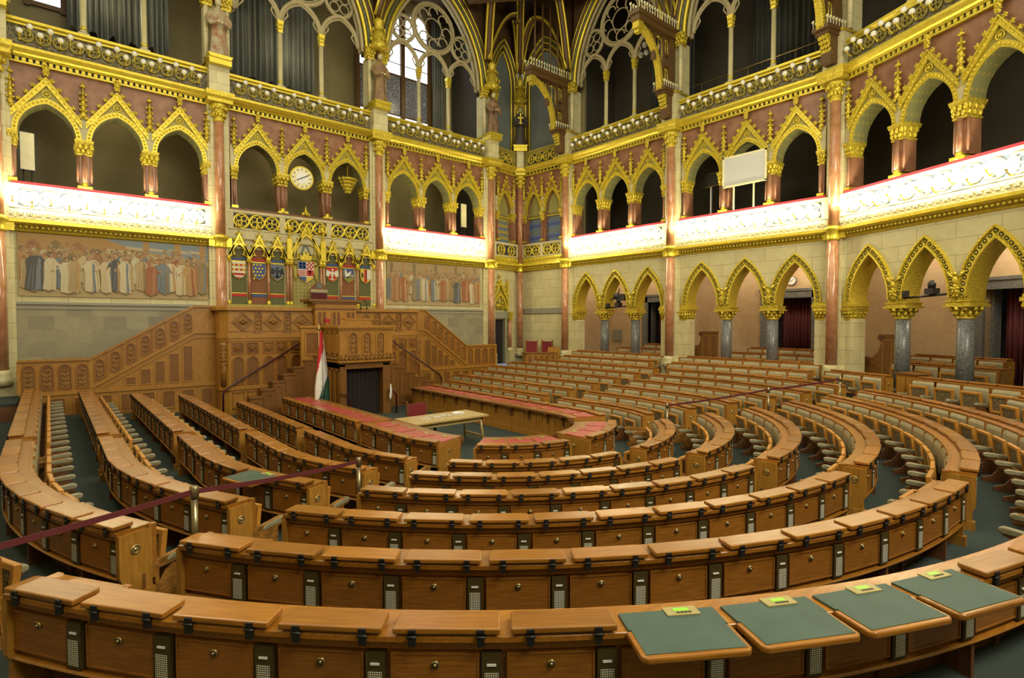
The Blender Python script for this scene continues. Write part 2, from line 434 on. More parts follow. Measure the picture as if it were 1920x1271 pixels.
def capital(mb, w, d, z0, z1, cx=0, cy=0, m=0, leaves=True):
    h = z1 - z0
    # flared block plus two rows of leaf blobs and an abacus
    f = 1.28
    for (za, zb, ka, kb) in ((z0, z0+h*0.1, 1.1, 1.1), (z0+h*0.1, z0+h*0.72, 0.95, 1.22), (z0+h*0.72, z0+h*0.86, 1.3, 1.36), (z0+h*0.86, z1, 1.42, 1.42)):
        vs = []
        for z, k in ((za, ka), (zb, kb)):
            vs += [(cx-w/2*k, cy-d/2*k, z), (cx+w/2*k, cy-d/2*k, z), (cx+w/2*k, cy+d/2*k, z), (cx-w/2*k, cy+d/2*k, z)]
        mb.add(vs, [(3,2,1,0),(4,5,6,7),(0,1,5,4),(1,2,6,5),(2,3,7,6),(3,0,4,7)], m)
    if leaves:
        n = max(3, int(w/0.11))
        for row, (zf, k, s) in enumerate(((0.32, 1.10, 0.9), (0.62, 1.28, 1.0))):
            for i in range(n):
                t = (i+0.5*(row % 2)+0.25)/n - 0.5
                x = cx + w*k*t; r = 0.5*w/n*1.25*s
                mb.ball((x, cy-d/2*k, z0+h*zf), r, 6, 4, m, (1, 0.7, 1.3))
            for i in range(max(2, int(d/0.13))):
                t = (i+0.5)/max(2, int(d/0.13)) - 0.5
                for sgn in (-1, 1):
                    mb.ball((cx+sgn*w/2*k, cy+d*k*t, z0+h*zf), 0.5*w/n*1.2, 6, 4, m, (0.7, 1, 1.3))

# ------------------------------------------------------------------ floor: concentric steps down to the table
R = {i: 8.908-(i-2)*1.2 for i in range(1, 7)}; R[7] = 2.80; R[0] = 11.45
T = {i: 1.266-(i-2)*0.112 for i in range(1, 7)}; T[7] = 0.82; T[0] = 1.78
F = {i: T[i]-0.80 for i in T}; F[7] = 0.0; F[6] = 0.0
def horseshoe(r, n=48, ytop=12.3):
    return [(-r, ytop)] + [(r*cos(pi+pi*i/n), r*sin(pi+pi*i/n)) for i in range(n+1)] + [(r, ytop)]
mb = MB()
lv = [(R[i]-0.37, F[i]) for i in (6,5,4,3,2,1,0)]      # sitter floor of ring i starts just inside its own desk
inner = horseshoe(lv[0][0])
n = len(inner)
mb.add([(x, y, 0.0) for x, y in inner], [tuple(range(n))])
for j, (r, z) in enumerate(lv):
    ro = lv[j+1][0] if j+1 < len(lv) else 17.0
    a = horseshoe(r); b = horseshoe(ro)
    zp = lv[j-1][1] if j else 0.0
    vs = [(x, y, zp) for x, y in a] + [(x, y, z) for x, y in a] + [(x, y, z) for x, y in b]
    fs = []
    for i in range(n-1):
        fs.append((n+i, n+i+1, 2*n+i+1, 2*n+i)[::-1])
        if z > zp: fs.append((i, i+1, n+i+1, n+i))
    mb.add(vs, fs)
structure('floor', mb, M['carpet'])
# step edging bars across the left aisle and beside the left wall
# ------------------------------------------------------------------ plain outer shell that closes the hall
mb = MB(); mb.box(-17.2, 17.2, -17.2, 17.2, 19.6, 19.8)
structure('ceiling', mb, M['ceilwood'])
mb = MB(); mb.box(-12.4, -12.2, -15, 12.2, 0, 19.6); structure('wall_left', mb, M['stone'])
mb = MB(); mb.box(-12.4, 17, -15.2, -15.0, 0, 19.6); structure('wall_back', mb, M['stone'])
mb = MB(); mb.box(-12.4, -9.4, 12.02, 12.3, 0, 19.6); structure('wall_front', mb, M['stone'])
mb = MB(); mb.box(-12.2, -9.06, 9.8, 12.1, 0, 0.9); structure('floor', mb, M['oak_dark'])
mb = MB(); mb.box(-12.2, -9.06, 9.78, 12.1, 0.9, 0.96); structure('floor', mb, M['carpet'])

# ------------------------------------------------------------------ shared pieces
def gable_parts(width=1.40, za=9.90, zs=8.95, gz=10.66, gz0=9.50, half=0.84, depth=0.5):
    P = {}
    inn = arch_pts(width, zs, za, 10); out = arch_pts(width+0.26, zs, za+0.17, 10)
    mb = MB(); band(mb, inn, out, -0.07, 0.03)
    mid = arch_pts(width+0.13, zs, za+0.085, 12)
    for i in range(0, len(mid)): mb.ball((mid[i][0], -0.085, mid[i][1]), 0.036, 6, 4)
    P['arch_molding'] = (mb.mesh('arch_molding', M['gold']), None)
    mb = MB()
    o2 = arch_pts(width-0.03, zs, za-0.02, 10)
    band(mb, o2, arch_pts(width+0.01, zs, za+0.005, 10), -0.04, depth)
    P['soffit'] = (mb.mesh('soffit', M['fret_green']), None)
    # gable bars
    mb = MB()
    for sg in (-1, 1):
        a = (sg*half, gz0); b = (0, gz)
        L = hypot(b[0]-a[0], b[1]-a[1]); nx, nz = (b[1]-a[1])/L*sg*-1, abs(b[0]-a[0])/L*-1
        tw = 0.15
        poly = [a, b, (0, gz-tw*1.5), (a[0]-sg*0.0, a[1]-tw*1.2)]
        mb.prism(poly, -0.11, 0.0)
        poly2 = [(a[0], a[1]+0.03), (0, gz+0.03), (0, gz-0.02), (a[0], a[1]-0.02)]
        mb.prism(poly2, -0.15, 0.0)
        for i in range(9):
            t = (i+0.5)/9
            mb.ball((a[0]+(b[0]-a[0])*t, -0.115, a[1]+(b[1]-a[1])*t-0.10), 0.028, 6, 4)
    mb.tube([(0.10*cos(i*pi/6), -0.05, gz-0.47+0.10*sin(i*pi/6)) for i in range(12)], 0.022, 5, True)
    leafball(mb, (0, -0.05, gz-0.47), 0.05)
    gmb = mb
    mb = MB()
    outp = out
    top = []
    for x, z in outp:
        top.append((x, max(z+0.005, gz - (gz-gz0)*min(1, abs(x)/half) - 0.06)))
    band(mb, outp, top, -0.03, 0.0)
    P['gable_field'] = (mb.mesh('gable_field', M['goldfield']), None)
    mb = gmb
    for sg in (-1, 1):
        for i in range(5):
            t = (i+0.35)/5
            leafball(mb, (sg*half*(1-t)+sg*0.03, -0.1, gz0+(gz-gz0)*t+0.09), 0.066, 1)
    leafball(mb, (0, -0.12, gz+0.13), 0.085, 1); leafball(mb, (0, -0.12, gz+0.27), 0.10, 1)
    mb.ball((0, -0.12, gz+0.38), 0.06, 6, 4, 1)
    P['gable'] = (mb.mesh('gable', [M['gold'], M['goldleaf']]), None)
    return P
def thing_from(parts, name, loc, rot, label, cat, group=None):
    r = root(name, loc, rot, label, cat, group)
    for k, (me, lab) in parts.items():
        o = put(k.split('#')[0], me, r)
        if lab: o['label'] = lab
    return r
GAB = gable_parts()
# gallery column: compound red marble shaft, gilded base and capital
mb = MB(); mb.box(-0.15, 0.15, -0.02, 0.46, 7.56, 8.5); mb.lathe([(0.075, 7.6), (0.07, 8.5)], 0, -0.07, 10)
for sg in (-1, 1): mb.lathe([(0.045, 7.6), (0.045, 8.5)], sg*0.16, -0.0, 8)
SH = mb.mesh('shaft', M['redmarble'])
mb = MB(); capital(mb, 0.34, 0.5, 8.48, 8.95, 0, 0.18); CAPM = mb.mesh('capital', M['goldleaf'])
mb = MB(); mb.box(-0.19, 0.19, -0.16, 0.5, 7.42, 7.50); mb.lathe([(0.10,7.42),(0.11,7.5),(0.085,7.53),(0.095,7.56),(0.075,7.62)], 0, -0.07, 10); BASEM = mb.mesh('base', M['gold'])
GCOL = {'base': (BASEM, None), 'shaft': (SH, None), 'capital': (CAPM, None)}
# half column standing against a pier
mb = MB(); mb.box(-0.09, 0.09, -0.02, 0.46, 7.5, 8.5); mb.lathe([(0.05, 7.5), (0.05, 8.5)], 0, -0.05, 8)
SH2 = mb.mesh('shaft', M['redmarble'])
mb = MB(); capital(mb, 0.2, 0.46, 8.48, 8.95, 0, 0.18); CAP2 = mb.mesh('capital', M['goldleaf'])
mb = MB(); mb.box(-0.11, 0.11, -0.12, 0.48, 7.42, 7.52); B2 = mb.mesh('base', M['gold'])
GCOLH = {'base': (B2, None), 'shaft': (SH2, None), 'capital': (CAP2, None)}
# pinnacle above a column
mb = MB(); mb.box(-0.13, 0.13, -0.06, 0.0, 8.95, 9.75); PIN_B = mb.mesh('pinnacle_block', M['stone_plain'])
mb = MB(); mb.lathe([(0.085,9.72),(0.085,9.80),(0.06,9.82),(0.06,10.1),(0.08,10.12),(0.05,10.2),(0.02,10.62)], 0, -0.1, 8)
for i in range(4):
    z = 9.9+0.17*i
    for a in range(4): mb.ball((0.075*cos(a*pi/2), -0.1+0.075*sin(a*pi/2), z), 0.042, 5, 4)
mb.lathe([(0.07,10.62),(0.09,10.66),(0.03,10.70),(0.02,10.80)], 0, -0.1, 8)
PIN_T = mb.mesh('spire', M['goldleaf'])
PINN = {'pinnacle_block': (PIN_B, None), 'spire': (PIN_T, None)}

# balustrade rosette unit
def rosette(mb, c, r, v, m=0):
    x, z = c
    mb.tube([(x+r*cos(i*pi/10), v, z+r*sin(i*pi/10)) for i in range(20)], 0.035, 6, True, m)
    for a in range(4):
        px, pz = x+r*0.5*cos(a*pi/2+pi/4), z+r*0.5*sin(a*pi/2+pi/4)
        mb.tube([(px+r*0.36*cos(i*pi/5), v, pz+r*0.36*sin(i*pi/5)) for i in range(10)], 0.022, 5, True, m)
    mb.ball((x, v-0.02, z), 0.045, 6, 4, m)

LAMP_LIT = None; LAMP_OFF = None
def lamp_parts(lit):
    mb = MB(); mb.ball((0,0,0), 0.07 if lit else 0.085, 10 if lit else 12, 6 if lit else 8)
    g = mb.mesh('globe', M['globe_lit'] if lit else M['globe'])
    mb = MB(); mb.tube([(0,0.0,-0.06),(0,0.03,-0.13),(0,0.14,-0.20),(0,0.26,-0.16)], 0.016, 6); mb.lathe([(0.02,-0.1),(0.045,-0.075),(0.04,-0.05)], 0, 0, 8)
    mb.ball((0,0.14,-0.2), 0.035, 6, 4)
    return {'globe': (g, 'milky glass globe'), 'bracket': (mb.mesh('bracket', M['gold']), None)}
LIT = lamp_parts(True); OFF = lamp_parts(False)

# ------------------------------------------------------------------ the gallery storey and the cornices, bay by bay
for key in FULL:
    f = BAY[key]; W = f.W; ang = f.ang; wn = WALLNAME[key]; wh = WHERE[key]
    cs = [W/2 + (k-1)*PITCH for k in range(3)]
    # spandrel wall of red marble
    mb = MB(); wall_with_arches(mb, 0.3, W-0.3, 8.95, 11.05, [(c, 1.40, 8.95, 9.90) for c in cs], 0.0, 0.5)
    structure('wall_%s' % wn, mb, M['redmarble'], f.w(0,0), ang)
    for k, c in enumerate(cs):
        thing_from(GAB, 'gabled_arch', f.w(c, 0), ang, 'gilded pointed gallery arch with crocketed gable, %s of three %s' % (ORD[k+1], wh), 'arch', 'gallery arches')
    for k, c in enumerate((W/2-PITCH/2, W/2+PITCH/2)):
        thing_from(GCOL, 'gallery_column', f.w(c, 0), ang, 'red marble gallery column with gilded capital, %s of two %s' % (ORD[k+1], wh), 'column', 'gallery columns')
        thing_from(PINN, 'pinnacle', f.w(c, 0), ang, 'gilded spire on the %s gallery column %s' % (ORD[k+1], wh), 'pinnacle', 'gallery pinnacles')
    for k, c in enumerate((W/2-1.5*PITCH+0.06, W/2+1.5*PITCH-0.06)):
        thing_from(GCOLH, 'half_column', f.w(c, 0), ang, 'slim red half column at the %s gallery end %s' % (('left','right')[k], wh), 'column', 'gallery half columns')
        thing_from(PINN, 'pinnacle', f.w(c, 0), ang, 'gilded spire over the half column at the %s end %s' % (('left','right')[k], wh), 'pinnacle', 'gallery pinnacles')
    # dentil and gold cornice
    mb = MB()
    mb.box(0.2, W-0.2, -0.05, 0.1, 11.02, 11.14, 1)
    nd = 34
    for i in range(nd):
        u = 0.3 + (W-0.6)*(i+0.5)/nd
        mb.box(u-0.045, u+0.045, -0.11, -0.04, 11.03, 11.13, 0)
    mb.box(0.2, W-0.2, -0.12, 0.1, 10.97, 11.02, 0)
    mb.prism([(-0.12,11.14),(-0.16,11.20),(-0.22,11.24),(-0.30,11.34),(-0.30,11.42),(0.1,11.42),(0.1,11.14)], 0.2, W-0.2, 'u', 0)
    structure('trim_1', mb, [M['gold'], M['hblack']], f.w(0,0), ang)
    # coved lattice with unlit globe lamps
    mb = MB(); mb.prism([(-0.22,11.42),(-0.10,11.55),(-0.04,12.0),(-0.06,12.08),(0.3,12.08),(0.3,11.42)], 0.25, W-0.25, 'u')
    structure('trim_2', mb, M['lattice_grey'], f.w(0,0), ang)
    mb = MB(); mb.box(0.2, W-0.2, -0.14, 0.3, 12.08, 12.13); mb.prism([(-0.14,12.13),(-0.2,12.18),(-0.2,12.26),(0.3,12.26),(0.3,12.13)], 0.2, W-0.2, 'u')
    structure('trim_3', mb, M['gold'], f.w(0,0), ang)
    # gilded open rosettes of the upper balustrade
    r = root('upper_balustrade', f.w(0,0), ang, 'upper rosette balustrade with white globe lamps %s' % wh, 'balustrade', 'upper balustrades')
    mb = MB(); mbd = MB()
    for t in range(3):
        u0 = 0.55 + t*(W-1.1)/3; uw = (W-1.1)/3
        for q in range(4):
            uc = u0 + uw*(q+0.5)/4
            rosette(mb, (uc, 11.80), 0.17, -0.115)
    build('rosette_tracery', mb, M['goldfield'], r)
    mbd.box(0.5, W-0.5, -0.09, -0.03, 11.60, 12.0); build('dark_backing', mbd, M['lattice_grey'], r)
    # globes
    gi = 0
    for t in range(3):
        u0 = 0.5 + t*(W-1.0)/3; uw = (W-1.0)/3
        for q in range(7):
            u = u0 + uw*(q+0.5)/7; z = 11.98 if q % 2 else 11.80
            gi += 1
            thing_from(OFF, 'globe_lamp', f.w(u, -0.40, z), ang, 'unlit globe lamp, %s from left on the upper balustrade %s' % (ORD[gi], wh), 'lamp', 'unlit globe lamps')

# lower gallery balustrade and main cornice
for key in FULL + ('CF','CS'):
    f = BAY[key]; W = f.W; ang = f.ang; wn = WALLNAME[key]; wh = WHERE[key]
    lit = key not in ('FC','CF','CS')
    e = 0.2 if key in FULL else 0.1
    mb = MB()
    if key == 'FC':
        mb.box(e, W-e, -0.04, 0.3, 5.92, 6.27); structure('trim_4', mb, M['stone_plain'], f.w(0,0), ang)
    else: mb.prism([(0.0,5.92),(-0.06,5.95),(-0.08,6.0),(0.3,6.0),(0.3,5.92)], e, W-e, 'u', 0)
    if key != 'FC': mb.prism([(-0.10,6.0),(-0.14,6.12),(0.3,6.12),(0.3,6.0)], e, W-e, 'u', 1)
    if key != 'FC': mb.prism([(-0.16,6.12),(-0.26,6.18),(-0.26,6.27),(0.3,6.27),(0.3,6.12)], e, W-e, 'u', 0)
    for q in range(int(W/0.13) if key != 'FC' else 0): mb.ball((e+0.05+0.13*q, -0.125, 6.06), 0.045, 5, 4, 0, (1,0.6,1.1))
    if key != 'FC': structure('trim_4', mb, [M['gold'], M['frieze']], f.w(0,0), ang)
    r = root('gallery_balustrade', f.w(0,0), ang, ('brightly lit' if lit else 'gilded') + ' rosette balustrade of the gallery ' + wh, 'balustrade', 'gallery balustrades')
    mb = MB(); mb.box(e, W-e, -0.10, 0.1, 6.27, 7.34); mb.box(e, W-e, -0.16, 0.12, 7.24, 7.34); mb.box(e, W-e, -0.14, 0.0, 6.62, 6.67)
    nt = 3 if key in FULL else (1 if key == 'CF' else 2)
    for t in range(nt+1):
        u = 0.35 + (W-0.7)*t/nt; mb.box(u-0.11, u+0.11, -0.15, 0.0, 6.62, 7.26)
    build('parapet', mb, M['goldlight'] if lit else M['stone_plain'], r)  # lit bays: paler parapet, rosettes and frieze, lamp glare put into the colour
    mb = MB(); mbd = MB()
    for t in range(nt):
        u0 = 0.46 + (W-0.7)*t/nt; uw = (W-0.7)/nt - 0.22
        nq = 3 if key in FULL else 2
        rr = min(0.26, uw/nq/2*0.95)
        for q in range(nq):
            uc = u0 + uw*(q+0.5)/nq
            rosette(mb, (uc, 6.95), rr, -0.125)
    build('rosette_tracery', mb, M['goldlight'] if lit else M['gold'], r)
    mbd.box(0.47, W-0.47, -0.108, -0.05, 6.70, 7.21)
    build('dark_backing', mbd, M['hblack'] if not lit else M['hslate'], r)  # dark board painted as the shade in the balustrade openings
    mb = MB(); mb.box(e, W-e, -0.125, 0.0, 6.30, 6.60)
    nl = int((W-2*e)/0.21) if key != 'FC' else 0
    for q in range(nl):
        uu = e+(W-2*e)*(q+0.5)/nl; leafball(mb, (uu, -0.13, 6.46), 0.075); mb.ball((uu+0.1, -0.13, 6.36), 0.03, 5, 4)
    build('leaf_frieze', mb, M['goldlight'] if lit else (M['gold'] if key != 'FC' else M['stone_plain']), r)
    if key in FULL:
        mb = MB(); mb.box(e+0.15, W-e-0.15, -0.15, 0.14, 7.34, 7.42)
        build('rail_cushion', mb, M['redvelvet'] if lit else M['oak_dark'], r)['label'] = 'red padded top rail' if lit else 'dark top rail'
    if lit:
        gi = 0
        for t in range(3):
            u0 = 0.46 + (W-0.7)*t/3; uw = (W-0.7)/3
            for q in range(4):
                u = u0 + uw*q/4 - 0.1; gi += 1
                if u < 0.3: u = 0.36
                thing_from(LIT, 'globe_lamp', f.w(u, -0.42, 6.86 if q % 2 else 6.98), ang, 'lit globe lamp, %s from left on the bright balustrade %s' % (ORD[gi], wh), 'lamp', 'lit globe lamps')

# gallery interior: back walls, floors, ceilings
def slab(name, pts, z0, z1, mt):
    mb = MB(); mb.prism(pts, z0, z1, 'z'); structure(name, mb, mt)
gal = [(-9.5,12.5),(8.9,12.5),(11.5,12.9),(12.2,9.0),(12.2,-3.5),(9.6,-9.0),(12.6,-10.4),(15.0,-4.1),(15.0,15.2),(-9.5,15.2)]
slab('floor', gal, 6.8, 7.0, M['darkwall'])
slab('ceiling', gal, 11.1, 11.3, M['olive'])
slab('floor', gal, 12.0, 12.1, M['darkwall'])
def back(name, A, B, z0, z1, mt, th=0.15):
    f = Fr(A, B); mb = MB(); mb.box(-0.1, f.W+0.1, 0, th, z0, z1); structure(name, mb, mt, f.w(0,0), f.ang)
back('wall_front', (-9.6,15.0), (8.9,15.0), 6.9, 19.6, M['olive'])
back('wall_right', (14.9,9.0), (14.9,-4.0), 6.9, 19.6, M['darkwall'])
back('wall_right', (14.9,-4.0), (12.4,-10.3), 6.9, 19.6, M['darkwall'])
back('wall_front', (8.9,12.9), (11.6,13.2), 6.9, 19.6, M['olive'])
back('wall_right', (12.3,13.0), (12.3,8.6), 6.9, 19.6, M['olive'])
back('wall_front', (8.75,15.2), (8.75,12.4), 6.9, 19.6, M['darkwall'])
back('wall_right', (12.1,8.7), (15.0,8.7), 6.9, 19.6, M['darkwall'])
for key in ('FL','FC','FR','SA','SB','SC'):
    f = BAY[key]
    point_light('gallery_fill', f.w(f.W/2, 1.5, 10.6), 38 if key[0] == 'F' else 14, WARM, 0.15)  # unseen point lights added to brighten the inside of both galleries
    point_light('upper_gallery_fill', f.w(f.W/2, 1.3, 14.5), 34 if key[0] == 'F' else 12, WARM, 0.3)

# ------------------------------------------------------------------ tall piers with red marble wall columns
PIER_NAME = ['at the left edge of the long left fresco', 'between the long fresco and the coats of arms', 'between the coats of arms and the right fresco',
             'beside the small corner door', 'in the very corner of the hall', 'right of the pale blank corner wall', 'between the first two side wall bays', 'between the screen bay and the nearest bay', 'at the far right end']
def pier(i, rot):
    x, y = PT[i]
    r = root('wall_pier', (x, y, 0), rot, 'cream pier with red marble column %s' % PIER_NAME[i], 'column', 'tall wall piers')
    w = 0.36 if i != 4 else 0.22
    mb = MB(); mb.box(-w, w, -0.10, 0.5, 0.0, 11.0); mb.box(-w+0.1, w-0.1, -0.17, 0, 0.0, 11.0)
    mb.box(-w-0.06, w+0.06, -0.2, 0.5, 0.0, 1.55); mb.box(-w-0.03, w+0.03, -0.16, 0.5, 1.55, 1.68)
    build('pier_block', mb, M['stone'], r)
    mb = MB(); mb.lathe([(0.175,1.75),(0.17,5.95)], 0, -0.24, 16); mb.lathe([(0.165,6.27),(0.16,10.4)], 0, -0.24, 16)
    build('marble_shaft', mb, M['redshaft'], r)
    mb = MB(); mb.lathe([(0.26,1.3),(0.26,1.5),(0.22,1.55),(0.24,1.62),(0.19,1.75)], 0, -0.24, 16); build('base', mb, M['stone_plain'], r)
    mb = MB()
    mb.lathe([(0.18,5.86),(0.21,5.9),(0.19,5.96),(0.19,6.14),(0.25,6.2),(0.27,6.27),(0.18,6.34)], 0, -0.24, 16)
    mb.box(-w-0.02, w+0.02, -0.22, 0.3, 5.92, 6.26)
    build('ring', mb, M['gold'], r)['label'] = 'gilded ring band'
    mb = MB()
    mb.lathe([(0.17,10.38),(0.2,10.42),(0.17,10.46),(0.19,10.7),(0.27,10.92),(0.27,11.02)], 0, -0.24, 14)
    for q in range(7):
        a = pi + pi*q/6
        mb.ball((0.21*cos(a), -0.24+0.21*sin(a), 10.62), 0.06, 6, 4, 0, (1,1,1.4)); mb.ball((0.26*cos(a+0.2), -0.24+0.26*sin(a+0.2), 10.84), 0.07, 6, 4)
    mb.box(-w-0.05, w+0.05, -0.55, 0.4, 11.02, 11.14); mb.prism([(-0.55,11.14),(-0.62,11.22),(-0.62,11.38),(0.3,11.38),(0.3,11.14)], -w-0.1, w+0.1, 'u')
    build('capital', mb, M['goldleaf'], r)
    mb = MB(); mb.box(-w+0.03, w-0.03, -0.45, 0.5, 11.38, 12.55); mb.box(-w, w, -0.05, 0.5, 12.5, 14.6)
    for sg in (-1, 1): mb.lathe([(0.09,12.6),(0.09,14.5)], sg*(w-0.02), -0.12, 10)
    build('upper_block', mb, M['stone'], r)
    for sg in (-1, 1):
        mb = MB(); capital(mb, 0.3, 0.3, 14.45, 14.95, sg*(w-0.05), -0.05); build('upper_capital', mb, M['goldleaf'], r)
    mb = MB(); mb.box(-w-0.02, w+0.02, -0.5, 0.4, 12.5, 12.58); build('gold_ledge', mb, M['goldleaf'], r)
    return r
fa = [BAY[k].ang for k in ('FL','FC','FR','CF','CS','SA','SB','SC')]
for i in range(9):
    if i == 0: a = fa[0]
    elif i == 8: a = fa[7]
    else: a = (fa[i-1]+fa[i])/2
    if i == 3: a = 0.0
    if i == 5: a = -pi/2
    pier(i, a)

# ------------------------------------------------------------------ top storey: big traceried arches
def circ(uc, zc, r, v, n=24): return [(uc+r*cos(2*pi*i/n), v, zc+r*sin(2*pi*i/n)) for i in range(n)]
for key in FULL:
    f = BAY[key]; W = f.W; ang = f.ang; wn = WALLNAME[key]; wh = WHERE[key]; c = W/2
    a = W/2 - 0.45; zs = 14.75; za = 19.2
    mb = MB(); wall_with_arches(mb, 0.3, W-0.3, zs, 19.6, [(c, 2*a, zs, za)], 0.0, 0.5)
    structure('wall_%s' % wn, mb, M['ceilwood'], f.w(0,0), ang)
    r = root('tracery_arch', f.w(0,0), ang, 'great pointed arch with stone tracery in the top storey %s' % wh, 'arch', 'top storey arches')
    for q, (off, rad, mt, nm) in enumerate(((0.0,0.08,'gold','gold'),(0.16,0.085,'ribgreen','patterned'),(0.31,0.075,'gold','gold'),(0.46,0.09,'ribbrown','brown'),(0.60,0.06,'gold','gold'),(-0.15,0.08,'tracery','stone'))):
        pts = arch_pts(2*(a+off), zs, za+off*1.3, 16, c)
        mb = MB(); mb.tube([(p[0], -0.08+0.02*q, p[1]) for p in pts], rad, 6)
        if off < 0: mb.tube([(p[0], 0.25, p[1]) for p in pts], 0.09, 6)
        build('rib', mb, M[mt], r)['label'] = nm + ' arch rib'
    v = 0.22
    mb = MB()
    cu = (c-0.82, c+0.82)
    lights = [(c, 1.64), (c-0.82-0.82, 1.64), (c+0.82+0.82, 1.64)]
    for uc, w in lights:
        p = arch_pts(w, 14.9, 16.0, 10, uc)
        mb.tube([(x, v, z) for x, z in p], 0.085, 6)
        p2 = arch_pts(w-0.16, 14.9, 15.85, 10, uc)
        mb.tube([(x, v-0.02, z) for x, z in p2], 0.045, 5)
        for sg in (-1, 1):   # trefoil cusps
            mb.tube([(uc+sg*(w/2-0.12), v, 15.0), (uc+sg*(w/2-0.32), v, 15.28), (uc+sg*(w/2-0.24), v, 15.5)], 0.035, 5)
    mb.tube(circ(c, 17.05, 1.12, v), 0.09, 6, True); mb.tube(circ(c, 17.05, 1.0, v-0.03), 0.04, 5, True)
    for i in range(8):
        an = 2*pi*i/8
        mb.tube(circ(c+0.74*cos(an), 17.05+0.74*sin(an), 0.24, v, 12)[0:9], 0.035, 5)
    mb.tube(circ(c, 17.05, 0.46, v), 0.03, 5, True)
    for sg in (-1, 1):
        mb.tube(circ(c+sg*1.62, 16.55, 0.58, v), 0.075, 6, True)
        for i in range(4):
            an = pi/4+pi/2*i
            mb.tube(circ(c+sg*1.62+0.3*cos(an), 16.55+0.3*sin(an), 0.2, v, 10), 0.03, 5, True)
    build('tracery', mb, M['tracery'], r)
    for u in cu:
        mb = MB(); mb.box(u-0.15, u+0.15, v-0.15, v+0.15, 12.26, 12.42); mb.lathe([(0.13,12.42),(0.09,12.55),(0.085,14.5)], u, v, 10)
        o = build('shaft', mb, M['stone_plain'], r)
        mb = MB(); capital(mb, 0.17, 0.17, 14.5, 14.95, u, v); mb.lathe([(0.1,12.55),(0.11,12.6),(0.09,12.65)], u, v, 10)
        build('capital', mb, M['gold'], r)
# window with daylight behind the tracery of the right fresco bay
wr = root('window_1', (0,0,0), 0, 'daylit leaded window behind the tracery of the right fresco bay', 'window')
def wpane(parent, u0, u1, z0, z1, nm, mt, arched=0.0, y=14.93):
    mb = MB()
    if arched:
        pts = [(u0,z0),(u1,z0)] + [(p[0], p[1]) for p in arch_pts(u1-u0, z1, z1+arched, 8, (u0+u1)/2)[::-1]]
    else: pts = [(u0,z0),(u1,z0),(u1,z1),(u0,z1)]
    mb.prism(pts, y-0.03, y)
    return build(nm, mb, mt, parent)
for u0, u1 in ((3.35,4.05),(4.3,5.55),(5.85,7.15)):
    wpane(wr, u0, u1, 13.15, 13.6, 'pane', M['window_glow'])
    wpane(wr, u0, u1, 13.65, 15.6, 'leaded_panel', M['window_low'])
    wpane(wr, u0, u1, 15.65, 17.2, 'pane', M['window_glow'])
    wpane(wr, u0+0.05, u1-0.05, 17.3, 18.3, 'pane', M['window_glow'], 0.6)
mb = MB()
for u in (3.25, 4.17, 5.7, 7.25):
    mb.box(u-0.11, u+0.11, 14.84, 14.95, 12.9, 19.0)
for z in (13.08, 13.62, 15.62, 17.25):
    mb.box(3.2, 7.3, 14.86, 14.95, z-0.04, z+0.04)
for u0, u1 in ((3.35,4.05),(4.3,5.55),(5.85,7.15)):
    m_ = (u0+u1)/2
    for z in (16.2, 17.9): mb.box(u0, u1, 14.87, 14.93, z-0.02, z+0.02)
build('window_frame', mb, M['ribbrown'], wr)
wr['kind'] = 'structure'; del wr['category']; del wr['label']
wr2 = root('window_2', (0,0,0), 0, 'x', 'x'); wr2['kind'] = 'structure'; del wr2['category']; del wr2['label']
wpane(wr2, -8.6, -7.8, 14.2, 16.6, 'pane', M['window_glow'])
mb = MB(); mb.box(-8.75,-8.6,14.84,14.95,14.0,16.8); mb.box(-7.8,-7.65,14.84,14.95,14.0,16.8); mb.box(-8.6,-7.8,14.84,14.95,14.05,14.2)
build('window_frame', mb, M['ribbrown'], wr2)
def curtain(name, A, B, z0, z1, mt, label, amp=0.06, waves=14, mess=0.0, cat='curtain', group=None):
    f = Fr(A, B); n = waves*8; mb = MB(); vs = []; fs = []
    for i in range(n+1):
        u = f.W*i/n; v = amp*sin(2*pi*waves*i/n) + amp*0.4*sin(2*pi*waves*0.37*i/n+1)
        zz = z0 + mess*(0.5+0.5*sin(i*0.23))
        vs += [(u, v, zz), (u, v, z1), (u, v+0.02, zz), (u, v+0.02, z1)]
    for i in range(n):
        a_ = 4*i; b_ = 4*(i+1)
        fs += [(a_, b_, b_+1, a_+1), (a_+2, a_+3, b_+3, b_+2), (a_, a_+2, b_+2, b_), (a_+1, b_+1, b_+3, a_+3)]
    mb.add(vs, fs, 0, True)
    return build(name, mb, mt, None, f.w(0,0), f.ang, label=label, cat=cat, **({'group': group} if group else {}))
curtain('curtain', (-7.65,14.4), (-4.6,14.4), 13.1, 19.4, M['curtain'], 'pleated grey curtain high in the top storey over the long left fresco', 0.09, 18, 0.4)
curtain('curtain', (-2.6,14.4), (1.0,14.4), 13.1, 19.4, M['curtain'], 'pleated grey curtain high in the top storey over the coats of arms', 0.09, 16, 0.3)
curtain('curtain', (7.3,14.6), (7.9,14.6), 12.1, 19.6, M['curtain'], 'narrow grey curtain beside the daylit window', 0.07, 4, 0.0)
curtain('curtain', (14.3,6.0), (14.3,3.6), 12.4, 19.4, M['curtain_dark'], 'dark pleated curtain in the top storey of the side wall bay nearest the corner', 0.07, 12)
curtain('curtain', (14.3,0.9), (14.3,-2.8), 12.4, 19.4, M['curtain_dark'], 'dark pleated curtain in the top storey over the bay with the white screen', 0.08, 16)
